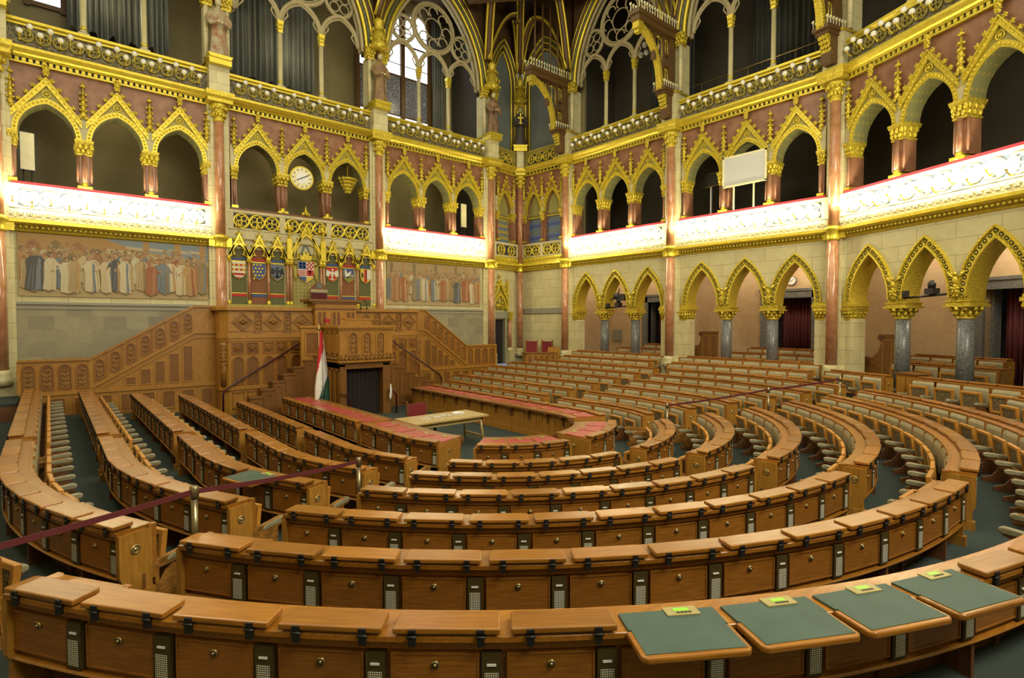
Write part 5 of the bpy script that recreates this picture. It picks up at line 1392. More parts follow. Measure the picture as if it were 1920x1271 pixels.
# stair wings
def wing(sign, xe, xb, xt, label):
    rr = root('stair_parapet', (0,11.0,0), 0, label, 'stairs')
    zl, zh = 2.02, 3.70
    pts = [(xe,0.0),(xe,zl),(xb,zl),(xt,zh),(sign*3.7,zh),(sign*3.7,0.0)]
    mb = MB(); mb.prism(pts, 0.0, 0.10); build('parapet', mb, M['oak_panel'], rr)
    mb = MB()
    for (a, b) in (((xe-sign*-0.03,zl),(xb,zl)),((xb,zl),(xt,zh)),((xt,zh),(sign*3.7,zh))):
        mb.prism([(a[0],a[1]-0.02),(b[0],b[1]-0.02),(b[0],b[1]+0.05),(a[0],a[1]+0.05)], -0.06, 0.14)
    build('handrail', mb, M['oak_panel'], rr)
    sl = (zh-zl)/(xt-xb)
    mb = MB()
    dz = 0.92
    xs0 = xb - sign*0.0
    for (oz, th, d) in ((dz,0.09,0.06),(dz+0.15,0.05,0.035)):
        a = (xb, zl-oz); b = (xt, zh-oz)
        mb.prism([(a[0],a[1]),(b[0],b[1]),(b[0],b[1]+th),(a[0],a[1]+th)], -d, 0)
        mb.prism([(b[0],b[1]),(sign*3.75,b[1]),(sign*3.75,b[1]+th),(b[0],b[1]+th)], -d, 0)
    mb.box(min(xe,sign*3.75), max(xe,sign*3.75), -0.05, 0, 0.98, 1.08)
    mb.box(min(xe,sign*3.75), max(xe,sign*3.75), -0.03, 0, 0.05, 0.18)
    for x in (xe+ -sign*0.0, xb): mb.box(x-0.05, x+0.05, -0.03, 0, 1.08, zl)
    build('string_molding', mb, M['oak_panel'], rr)
    n_ = 4
    for i in range(n_):
        xc = xe+(xb-xe)*(i+0.5)/n_
        mb = MB(); arched_panel(mb, xc-0.165, xc+0.165, 1.14, 1.92, 0, 0.035, 0.03); build('arched_panel', mb, [M['oak'], M['oak_red']], rr)
        mb = MB(); carved_inset(mb, xc-0.11, xc+0.11, 1.2, 1.76, -0.004); build('carving', mb, M['oak_carved'], rr)
    n_ = 7
    for i in range(n_):
        xc = xb+(xt-xb)*(i+0.55)/n_; zc_ = zl+sl*(xc-xb)
        mb = MB(); arched_panel(mb, xc-0.14, xc+0.14, zc_-0.80, zc_-0.12, 0, 0.035, 0.03)
        xq = xb+(xt-xb)*(i+0.0)/n_ + sign*0.0; zq = zl+sl*(xq-xb)
        mb.box(xq-0.03, xq+0.03, -0.02, 0, zq-0.85, zq-0.03)
        build('arched_panel', mb, [M['oak'], M['oak_red']], rr)
        mb = MB(); carved_inset(mb, xc-0.09, xc+0.09, zc_-0.74, zc_-0.28, -0.004); build('carving', mb, M['oak_carved'], rr)
    # rectangular panels under the stair
    mb = MB()
    for i in range(7):
        xc = xb+(xt-xb)*(i+0.5)/7; top_ = zl+sl*(xc-xb)-1.2
        if top_ > 1.35: arched_panel(mb, xc-0.16, xc+0.16, 1.14, top_, 0, 0.035, 0.022, False)
    for i in range(9):
        xc = xe+(sign*3.9-xe)*(i+0.5)/9; arched_panel(mb, xc-0.2, xc+0.2, 0.3, 0.9, 0, 0.04, 0.025, False)
    build('square_panel', mb, [M['oak_panel'], M['oak_red']], rr)
wing(-1, -9.04, -7.38, -4.55, 'oak stair parapet with carved arches rising to the podium from the left')
wing(1, 8.62, 6.85, 4.55, 'oak stair parapet with carved arches descending from the podium to the small corner door')
# rostrum
RX0, RX1 = -1.06, 0.73; RXc = (RX0+RX1)/2
r = root('rostrum', (0,7.0,0), 0, 'tall oak speaker rostrum with a dark curtained opening below', 'rostrum')
mb = MB(); mb.box(RX0, RX0+0.17, 0, 2.9, 0, 1.85); mb.box(RX1-0.26, RX1, 0, 2.9, 0, 1.85); mb.box(RX0, RX1, 0, 2.9, 1.64, 1.85); mb.box(RX0-0.02, RX0+0.2, -0.03, 0, 0, 1.7); mb.box(RX1-0.28, RX1+0.02, -0.03, 0, 0, 1.7)
mb.box(RX0+0.15, RX1-0.25, -0.05, 0, 1.62, 1.70); mb.box(RX0-0.04, RX1+0.04, -0.06, 0.1, 1.78, 1.86)
build('lower_casing', mb, M['oak_red'], r)
mb = MB(); mb.box(RX0-0.06, RX1+0.06, -0.10, 2.9, 1.86, 2.98); build('pulpit_box', mb, M['oak_panel'], r)
mb = MB(); mb.box(RX0-0.14, RX1+0.14, -0.2, 2.9, 2.98, 3.05); mb.box(RX0-0.1, RX1+0.1, -0.15, 2.9, 2.92, 2.98); mb.box(RX0-0.1,RX1+0.1,-0.16,2.9,1.84,1.90); build('molding', mb, M['oak_panel'], r)
for x in (-0.66,-0.17,0.32):
    mb = MB(); arched_panel(mb, x-0.17, x+0.17, 2.06, 2.86, -0.1, 0.04, 0.04); build('arched_panel', mb, [M['oak_panel'], M['oak_red']], r)
    mb = MB(); carved_inset(mb, x-0.09, x+0.09, 2.1, 2.72, -0.105); build('carving', mb, M['oak_carved'], r)
mb = MB()
for i in range(13):
    x = RX0+(RX1-RX0)*i/12; leafball(mb, (x,-0.14,1.97), 0.06); leafball(mb, (x,-0.13,2.06+0.03*(i%2)), 0.04)
for i in range(10):
    y = 0.1+0.13*i; mb.ball((RX0-0.1, y, 1.97), 0.055, 6, 4); mb.ball((RX0-0.09, y, 2.06), 0.035, 6, 4)
build('cresting', mb, M['oak_carved'], r)
# side faces
for sx, sg in ((RX0-0.06, -1), (RX1+0.06, 1)):
    mb = MB()
    for i in range(3):
        y0 = 0.05+0.42*i
        for (z0, z1) in ((2.1,2.85),(0.35,1.6)):
            x_ = sx if z0 > 1.8 else (RX0 if sg < 0 else RX1)
            for (ya, yb, za, zb) in ((y0,y0+0.04,z0,z1),(y0+0.32,y0+0.36,z0,z1),(y0,y0+0.36,z0,z0+0.04),(y0,y0+0.36,z1-0.04,z1)):
                mb.box(min(x_, x_+sg*0.03), max(x_, x_+sg*0.03), ya, yb, za, zb)
    build('side_panel', mb, [M['oak_panel'], M['oak_red']], r)
# left landing parapet beside the rostrum
mb = MB(); mb.box(-1.86, RX0, 1.3, 1.42, 1.0, 2.98); mb.box(-1.9, RX0, 1.24, 1.46, 2.98, 3.05); arched_panel(mb, -1.75, -1.2, 2.05, 2.85, 1.3, 0.05, 0.03, False); arched_panel(mb, -1.75, -1.2, 1.15, 1.85, 1.3, 0.05, 0.03, False)
build('landing_parapet', mb, [M['oak_panel'], M['oak_red']], r)
mb = MB(); vs = []; fs = []
for i in range(61):
    x = RX0+0.18+(RX1-RX0-0.46)*i/60; y = 0.30+0.035*sin(i*0.9)
    vs += [(x,y,0.02),(x,y,1.62)]
for i in range(60): fs.append((2*i,2*i+2,2*i+3,2*i+1))
mb.add(vs, fs, 0, True); build('curtain', mb, M['blackcurtain'], r)['label'] = 'black curtain'
# reader desk and small seat on the rostrum
r = root('reading_desk', (0.18,8.3,3.05), 0, 'low wooden reading desk on top of the rostrum', 'desk')
mb = MB(); mb.box(-0.5,0.5,-0.02,0.02,0,0.24); mb.box(-0.52,0.52,-0.04,0.3,0.2,0.26); build('desk_board', mb, M['oak_panel'], r)
r = root('small_chair', (-0.65,9.0,3.05), 0, 'small red chair back just showing over the rostrum', 'chair')
mb = MB(); mb.box(-0.12,0.1,0.1,0.16,0.1,0.24); build('backrest', mb, M['redvelvet'], r)
mb = MB(); 
for sg in (-1,1): mb.box(sg*0.11-0.02,sg*0.11+0.02,0.1,0.16,0,0.24)
build('leg', mb, M['oak'], r)
# president's pulpit and chair
r = root('president_pulpit', (0,9.7,0), 0, 'projecting oak pulpit desk in the middle of the podium', 'desk')
mb = MB(); mb.box(-0.85,0.72,0,0.19,2.85,3.9); mb.box(-0.85,0.72,0.19,0.8,3.71,3.9); build('pulpit_case', mb, M['oak_panel'], r)
mb = MB(); mb.box(-1.1,0.95,-0.12,0.9,3.93,4.02); mb.box(-0.98,0.85,-0.06,0.85,3.86,3.93); mb.box(-0.9,0.77,-0.04,0.19,2.8,2.86); mb.box(-0.9,0.77,-0.03,0.19,3.64,3.70); build('desk_top', mb, M['oak_red'], r)
for x in (-0.62,-0.07,0.5):
    mb = MB(); arched_panel(mb, x-0.17, x-0.005, 2.92, 3.58, 0, 0.03, 0.03); arched_panel(mb, x+0.005, x+0.17, 2.92, 3.58, 0, 0.03, 0.03); build('twin_lancet', mb, [M['oak_panel'], M['oak_red']], r)
    mb = MB(); mb.box(x-0.14,x-0.035,-0.006,0,2.95,3.45); mb.box(x+0.035,x+0.14,-0.006,0,2.95,3.45); build('dark_inset', mb, M['oak_dark'], r)
r = root('president_chair', (-0.14,11.2,3.6), 0, 'dark red high backed chair behind the pulpit desk', 'chair')
mb = MB(); mb.box(-0.34,0.34,0,0.06,0.0,0.85); mb.box(-0.34,0.34,-0.5,0,0.0,0.22); build('frame', mb, M['oak_dark'], r)
mb = MB(); mb.box(-0.31,0.31,-0.03,0,0.4,0.82); build('backrest', mb, M['redcurtain'], r)['label'] = 'dark red back'
mb = MB(); mb.box(-0.33,0.33,-0.04,0.0,0.74,0.86); build('leather_band', mb, M['leather'], r)
mb = MB(); mb.prism([(-0.34,0.85),(0.34,0.85),(0.2,1.05),(0,1.18),(-0.2,1.05)], -0.03, 0.06); build('crest', mb, M['oak_dark'], r)
mb = MB(); mb.prism([(0.11*cos(i*pi/8),1.0+0.11*sin(i*pi/8)) for i in range(16)], -0.05, -0.02); build('emblem', mb, M['bluegrey'], r)
# stepped side walls of the rostrum stairs
def steps(sign, tops, label):
    rr = root('stair_wall', (0,8.25,0), 0, label, 'stairs')
    for i in range(len(tops)-1):
        x0, z0 = tops[i]; x1, _ = tops[i+1]
        a, b = min(x0,x1), max(x0,x1)
        mb = MB(); mb.box(a, b, 0, 0.12, 0, z0); mb.box(a-0.03, b+0.03, -0.04, 0.16, z0, z0+0.05); arched_panel(mb, a+0.05, b-0.04, 0.12, z0-0.1, 0, 0.04, 0.025, False)
        build('step_panel', mb, [M['oak_red'], M['oak_red']], rr)
        mb = MB(); mb.box(a, b, 0.12, 1.72, 0, max(0.1, z0-0.35)); build('step', mb, M['oak_dark'], rr)
steps(-1, [(-1.08,2.0),(-1.45,1.86),(-1.80,1.64),(-2.12,1.42),(-2.46,1.2),(-2.80,0.96),(-3.15,0.74),(-3.5,0)], 'stepped oak side wall of the stairs left of the rostrum')
steps(1, [(0.75,1.9),(1.05,1.80),(1.40,1.60),(1.75,1.40),(2.1,1.2),(2.47,1.02),(2.88,0.82),(3.3,0)], 'stepped oak side wall of the stairs right of the rostrum')
def rail(pts, label, rad=0.035):
    mb = MB(); mb.tube(pts, rad, 8); build('handrail', mb, M['railred'], label=label, cat='rail')
rail([(-3.99,9.6,0.0),(-3.99,9.6,0.78),(-3.95,9.6,0.9),(-3.85,9.6,0.98),(-1.3,9.6,2.5)], 'dark red handrail climbing to the rostrum on the left')
rail([(4.54,9.6,0.0),(4.54,9.6,0.72),(4.5,9.6,0.85),(4.4,9.6,0.95),(2.0,9.6,2.55)], 'dark red handrail descending from the rostrum on the right')
rail([(-0.81,6.85,0.0),(-0.81,6.85,0.6),(-0.86,6.82,0.72),(-0.98,6.8,0.8),(-1.15,6.8,0.84)], 'short curled red handle left of the curtained opening', 0.03)
rail([(0.9,6.85,0.0),(0.9,6.85,0.55),(0.86,6.82,0.68),(0.75,6.8,0.78),(0.55,6.8,0.81)], 'short curled red handle right of the curtained opening', 0.03)
mb = MB(); mb.tube([(0.62,6.74,1.05),(0.63,6.73,0.85),(0.61,6.74,0.6),(0.62,6.75,0.50)], [0.012,0.035,0.045,0.02], 8); build('ribbon', mb, M['white'], label='white ribbon hanging on the right door handle of the rostrum', cat='ribbon')
# flag
r = root('flag', (-1.85,6.75,0), 0, 'red white and green flag hanging on a pole left of the rostrum', 'flag')
mb = MB(); mb.tube([(0,0,0.0),(0,0,2.95)], 0.018, 8); build('pole', mb, M['brass'], r)
mb = MB(); mb.lathe([(0.03,2.93),(0.045,2.98),(0.02,3.02),(0.012,3.14)], 0, 0, 10); build('finial', mb, M['brass'], r)
mb = MB(); mb.lathe([(0.18,0.0),(0.16,0.05),(0.04,0.1),(0.03,0.3)], 0, 0, 12); build('base', mb, M['brass'], r)
mb = MB(); NA, NZ = 40, 30; vs = []; fs = []; ms = []
for j in range(NZ+1):
    t = j/NZ; z = 2.88-2.2*t; wid = 0.05+0.25*min(1, t*1.3)
    for i in range(NA+1):
        s = i/NA; a = -0.4+5.0*s
        fold = 0.5+0.5*sin(s*16+t*1.5)
        vs.append((0.06+wid*cos(a)*(0.55+0.45*fold)*0.85, wid*0.8*sin(a)*(0.55+0.45*fold), z-0.12*s*t))
for j in range(NZ):
    for i in range(NA):
        fs.append((j*(NA+1)+i, j*(NA+1)+i+1, (j+1)*(NA+1)+i+1, (j+1)*(NA+1)+i))
        s = i/NA; q = j/NZ + 0.34*cos(-0.4+5.0*s+0.7)
        ms.append(0 if q < 0.42 else (1 if q < 0.88 else 2))
b0 = len(mb.f); mb.add(vs, fs, 0, True)
for k, m_ in enumerate(ms): mb.m[b0+k] = m_
build('cloth', mb, [M['flagred'], M['flagwhite'], M['flaggreen']], r)

# ------------------------------------------------------------------ rings of desks with tip-up seats
class Path:
    # chain of ('L', x0, y0, x1, y1) and ('A', th0, th1) pieces at radius R; the desks' outer edge runs along it, "inward" is to the left
    def __init__(s, R_, segs):
        s.R = R_; s.segs = []
        for q in segs:
            if q[0] == 'L': s.segs.append((hypot(q[3]-q[1], q[4]-q[2]), q))
            else: s.segs.append((R_*radians(q[2]-q[1]), q))
        s.L = sum(l for l, q in s.segs)
    def at(s, t, d=0.0):
        t = min(max(t, 0), s.L)
        for k, (l, q) in enumerate(s.segs):
            if t <= l + 1e-9 or k == len(s.segs)-1:
                if q[0] == 'L':
                    w = t/l; tx, ty = (q[3]-q[1])/l, (q[4]-q[2])/l
                    x, y = q[1]+(q[3]-q[1])*w, q[2]+(q[4]-q[2])*w
                else:
                    th = radians(q[1]) + t/s.R; tx, ty = -sin(th), cos(th)
                    x, y = s.R*cos(th), s.R*sin(th)
                return x - ty*d, y + tx*d, atan2(ty, tx)
            t -= l
    def samples(s, step=0.14):
        out = [0.0]; acc = 0
        for l, q in s.segs:
            n_ = 1 if q[0] == 'L' else max(2, int(l/step))
            for i in range(1, n_+1): out.append(acc + l*i/n_)
            acc += l
        return out
    def sweep(s, mb, sec, m=0):
        ts = s.samples(); k = len(sec); vs = []; fs = []
        for t in ts:
            for d, z in sec:
                x, y, a = s.at(t, d); vs.append((x, y, z))
        for i in range(len(ts)-1):
            for j in range(k):
                j2 = (j+1) % k
                fs.append((i*k+j, (i+1)*k+j, (i+1)*k+j2, i*k+j2))
        fs.append(tuple(range(k))); fs.append(tuple(range((len(ts)-1)*k, len(ts)*k))[::-1])
        mb.add(vs, fs, m)
def rc(d0, d1, z0, z1): return [(d0,z0),(d0,z1),(d1,z1),(d1,z0)]
ML = {1:-148.6, 2:-147.5, 3:-146.6, 4:-145.1, 5:-143.7, 6:-141.5, 7:-138.6}
MR = {1:-88.6, 2:-89.2, 3:-90.7, 4:-92.6, 5:-94.2, 6:-96.0, 7:-97.8}
gap = lambda i, g: math.degrees(g/R[i])
RING = {7:'innermost ring', 6:'second ring', 5:'third ring', 4:'fourth ring', 3:'fifth ring', 2:'sixth ring', 1:'seventh ring', 0:'eighth ring', -1:'outermost ring'}
BLOCK = {'SL':'fresco-side straight block', 'AL':'fresco-side curved block', 'M':'middle block', 'AR':'arcade-side curved block',
         'BR':'arcade-side short block', 'SR':'arcade-side straight block'}
START = {'SL':'stairs', 'AL':'cross gap', 'M':'belted aisle', 'AR':'middle aisle', 'BR':'arcade-side aisle', 'SR':'cross gap'}
_cache = {}
def lid_mesh(p, R_):
    key = ('lid', round(p,3), round(R_,2))
    if key not in _cache:
        # trapezoid closing lid: outer edge longer than inner
        o = p/2 - 0.032; q = o*(R_-0.2)/R_ if R_ else o
        mb = MB(); c_ = 0.022
        mb.prism([(-o,-0.015),(o,-0.015),(q,0.19-c_),(q-c_,0.19),(-q+c_,0.19),(-q,0.19-c_)], 0.018, 0.056, 'z')
        me = bevel_mesh(mb.mesh('lid', M['oak_lid']), 0.009, 2)
        bm = bmesh.new(); bm.from_mesh(me); me2 = MB().prism([(-o+0.03,0.005),(o-0.03,0.005),(q-0.03,0.17),(-q+0.03,0.17)], 0.0, 0.02, 'z').mesh('t', M['oak_dark']); bm.from_mesh(me2)  # dark base painted as the shaded gap under the lid
        bm.to_mesh(me); bm.free(); me.materials.append(M['oak_dark'])
        n6 = len(me.polygons)
        for k_ in range(n6-6, n6): me.polygons[k_].material_index = 1
        _cache[key] = me
    return _cache[key]
mb = MB(); mb.box(-0.022,0.022,-0.026,0.012,0.022,0.05); mb.box(-0.022,0.022,-0.026,0.0,-0.05,0.03); mb.tube([(-0.03,-0.024,0.008),(0.03,-0.024,0.008)], 0.008, 6)
HINGE = mb.mesh('hinge', M['black'])
def drawer_mesh(p):
    key = ('drawer', round(p,2))
    if key not in _cache:
        w = (p-0.17)/2-0.012; mb = MB()
        mb.box(-w, w, 0.042, 0.07, -0.395, -0.135)
        mb.prism([(-w-0.012,-0.407),(w+0.012,-0.407),(w+0.012,-0.395),(-w-0.012,-0.395)], 0.036, 0.07); mb.prism([(-w-0.012,-0.135),(w+0.012,-0.135),(w+0.012,-0.123),(-w-0.012,-0.123)], 0.036, 0.07)
        mb.box(-w-0.012,-w,0.036,0.07,-0.395,-0.135); mb.box(w,w+0.012,0.036,0.07,-0.395,-0.135)
        _cache[key] = mb.mesh('drawer', M['oak_draw'])
    return _cache[key]
mb = MB(); 
b = MB(); b.lathe([(0.027,0.0),(0.027,0.010),(0.019,0.014)], 0, 0, 14); b.lathe([(0.021,0.0),(0.020,0.0145)], 0, 0, 12, 1); b.lathe([(0.012,0.006),(0.011,0.02),(0.003,0.023)], 0, 0, 10)
b.v = [(x, 0.042-z, y-0.195) for x, y, z in b.v]; b.f = [f_[::-1] for f_ in b.f]
KNOB = b.mesh('knob', [M['brass'], M['black']])
mb = MB(); mb.box(-0.060,0.060,0.022,0.07,-0.43,-0.12); SPK = mb.mesh('loudspeaker', M['plate'])
mb = MB(); mb.box(-0.042,0.042,0.016,0.024,-0.405,-0.235); GRL = mb.mesh('grille', M['grille'])
mb = MB(); mb.box(-0.028,0.028,0.014,0.024,-0.193,-0.181); SLOT = mb.mesh('name_slot', M['white'])
# open writing flap
def flap_meshes(p):
    key = ('flap', round(p,2))
    if key not in _cache:
        w = p/2-0.03
        mb = MB(); mb.prism([(-w+0.02,-0.285),(w-0.02,-0.285),(w+0.01,-0.255),(w+0.01,-0.005),(-w-0.01,-0.005),(-w-0.01,-0.255)], -0.03, 0.012, 'z'); a = bevel_mesh(mb.mesh('writing_flap', M['oak_lid']), 0.012, 2)
        mb = MB(); mb.box(-w+0.02,w-0.02,-0.255,-0.006,0.011,0.016); mb.box(-w+0.005,w-0.005,-0.006,0.185,0.001,0.016); b_ = mb.mesh('leather_pad', M['green_leather'])
        mb = MB(); mb.box(-0.02,0.20,0.105,0.205,0.014,0.024); c = mb.mesh('voting_panel', M['plate_gold'])
        mb = MB(); mb.box(0.04,0.14,0.150,0.182,0.023,0.0265); d = mb.mesh('display', M['lcd'])
        mb = MB()
        for k in range(4): mb.box(0.05+0.026*k,0.07+0.026*k,0.126,0.138,0.023,0.027)
        e = mb.mesh('button', M['black'])
        _cache[key] = (a, b_, c, d, e)
    return _cache[key]
RED_PAD = {}
def red_meshes(p, R_):
    key = ('red', round(p,2))
    if key not in _cache:
        k1 = (R_-0.27)/R_; k2 = (R_-0.74)/R_; w1 = (p/2-0.03)*k1; w2 = (p/2-0.03)*k2
        mb = MB(); mb.prism([(-w1,0.25),(w1,0.25),(w2,0.72),(-w2,0.72)], 0.0, 0.012, 'z'); a = mb.mesh('leather_pad', M['red_leather'])
        mb = MB(); mb.box(-0.02,0.10,0.62,0.70,0.01,0.022); c = mb.mesh('voting_panel', M['brass'])
        mb = MB(); mb.box(0.0,0.06,0.645,0.675,0.021,0.024); d = mb.mesh('display', M['lcd'])
        _cache[key] = (a, c, d)
    return _cache[key]
# carved support between seats
def seat_meshes(H, wl):
    key = ('seat', round(H,2), round(wl,2))
    if key not in _cache:
        w = wl/2
        mb = MB(); mb.prism([(0.405,-0.05),(0.45,-0.055),(0.478,-0.12),(0.485,-0.40),(0.47,-0.52),(0.405,-0.54)], -w+0.035, w-0.035, 'u')
        back = bevel_mesh(mb.mesh('backrest', M['leather']), 0.012, 2)
        mb = MB()
        for sg in (-1, 1): mb.box(sg*(w-0.005)-0.03, sg*(w-0.005)+0.03, 0.385, 0.465, -0.56, -0.02)
        mb.box(-w, w, 0.385, 0.44, -0.05, -0.015); mb.box(-w, w, 0.385, 0.42, -0.60, -0.53)
        fr_ = mb.mesh('back_frame', M['oak'])
        sw_ = min(0.25, w-0.045)
        tl = Matrix.Translation((0,0.62,-0.16)) @ Matrix.Rotation(radians(-7), 4, 'X')
        mb = MB()
        hh = 0.44
        for (x0,x1,z0,z1) in ((-sw_,-sw_+0.058,-hh,0),(sw_-0.058,sw_,-hh,0),(-sw_+0.058,sw_-0.058,-0.06,0),(-sw_+0.058,sw_-0.058,-hh,-hh+0.06)):
            c = tl @ Matrix.Translation(((x0+x1)/2,0,(z0+z1)/2)); mb.obox(c, x1-x0, 0.058, z1-z0)
        st = bevel_mesh(mb.mesh('seat_frame', M['oak_seat']), 0.006, 1)
        mb = MB(); mb.obox(tl @ Matrix.Translation((0,0.0,-hh/2)), 2*sw_-0.09, 0.02, hh-0.1); la = mb.mesh('woven_underside', M['lattice'])
        mb = MB(); mb.prism([(0.56,-0.42),(0.60,-0.395),(0.88,-0.37),(0.925,-0.39),(0.925,-0.435),(0.88,-0.45),(0.56,-0.455)], -0.038, 0.038, 'u')
        pad = bevel_mesh(mb.mesh('arm_pad', M['armpad']), 0.014, 2)
        mb = MB(); b0_ = -H
        mb.prism([(0.40,b0_),(0.93,b0_),(0.93,b0_+0.07),(0.80,b0_+0.11),(0.72,b0_+0.22),(0.71,b0_+0.30),(0.78,b0_+0.36),(0.88,b0_+0.40),(0.90,-0.45),(0.76,-0.45),(0.66,-0.49),(0.60,-0.55),(0.56,-0.62),(0.56,-0.66),(0.40,-0.66)], -0.022, 0.022, 'u')
        sup = mb.mesh('armrest_support', M['oak_dark'])
        mb = MB(); mb.prism([(0.40,b0_),(0.86,b0_),(0.86,b0_+0.09),(0.78,b0_+0.12),(0.78,b0_+0.36),(0.93,b0_+0.40),(0.93,b0_+0.47),(0.84,b0_+0.52),(0.82,-0.46),(0.90,-0.45),(0.40,-0.45),(0.40,-0.50),(0.54,-0.50),(0.74,-0.48),(0.72,-0.58),(0.66,-0.68),(0.56,-0.74),(0.50,-0.72),(0.50,-0.5),(0.40,-0.5)], -0.03, 0.03, 'u')
        mb = MB()
        mb.box(-0.03,0.03,0.42,0.85,b0_,b0_+0.09); mb.box(-0.024,0.024,0.44,0.80,b0_+0.09,b0_+0.42); mb.prism([(0.42,b0_+0.38),(0.90,b0_+0.40),(0.93,b0_+0.45),(0.84,b0_+0.50),(0.42,b0_+0.46)], -0.028, 0.028, 'u')
        mb.box(-0.026,0.026,0.78,0.86,b0_+0.48,-0.45); mb.box(-0.026,0.026,0.40,0.48,b0_+0.44,-0.45)
        band_o = [(0.48,-0.45),(0.78,-0.45)]
        mb.prism([(0.48,-0.45),(0.48,-0.62),(0.54,-0.53),(0.62,-0.49),(0.70,-0.50),(0.78,-0.56),(0.78,-0.45)], -0.024, 0.024, 'u')
        for k in range(5): mb.ball((0.0,0.46+0.09*k,b0_+0.43), 0.036, 6, 4)
        endp = mb.mesh('armrest_support', M['oak_carved'])
        _cache[key] = (back, fr_, st, la, pad, sup, endp)
    return _cache[key]
def seat(path, t, pitch, T_, H, label, group, left_arm=True, right_arm=False, end_left=False, end_right=False):
    x, y, a = path.at(t, -0.10)
    T_ -= 0.045; H -= 0.045
    Rr = (path.R+0.10) if path.R else 1e9
    if path.R: pitch = pitch*Rr/path.R
    wl = pitch*(Rr-0.45)/Rr if path.R else pitch
    back, fr_, st, la, pad, sup, endp = seat_meshes(H, wl)
    r = root('assembly_seat', (x, y, T_), a, label, 'seat', group)
    put('backrest', back, r); put('back_frame', fr_, r)
    s_ = put('seat_frame', st, r); put('woven_underside', la, s_)
    ins = (Rr-0.7)/Rr if path.R else 1.0
    for sg, on, en in ((-1, left_arm, end_left), (1, right_arm, end_right)):
        if not on: continue
        ang = (pitch/2)/Rr if path.R else 0.0
        # armrest on the radial line between two seats
        px = sg*pitch/2; py = 0.0
        if path.R:
            px = sg*Rr*sin(ang); py = Rr*(1-cos(ang))
        o = put('armrest', pad, r, (px, py, 0), sg*ang); o['label'] = 'grey padded armrest'
        put('armrest_support', endp if en else sup, o)
    return r
MEDAL = None
def medal_mesh():
    if 'medal' not in _cache:
        b = MB(); b.lathe([(0.048,0),(0.048,0.008),(0.036,0.014),(0.03,0.006),(0.018,0.006),(0.014,0.014),(0.004,0.016)], 0, 0, 18)
        b.v = [(z, x, y) for x, y, z in b.v]
        _cache['medal'] = b.mesh('medallion', M['brass'])
    return _cache['medal']
def endpanel(T_, H, depth, foot=True):
    key = ('endp', round(H,2), round(depth,2))
    if key not in _cache:
        mb = MB(); mb.prism([(0.0,-0.035),(0.0,-0.44),(0.03,-0.50),(0.03,-H),(depth,-H),(depth,-0.035)], -0.025, 0.025, 'u'); mb.box(-0.04,0.04,0.0,depth+0.02,-H,-H+0.12)
        _cache[key] = mb.mesh('end_panel', M['oak_panel'])
    return _cache[key]
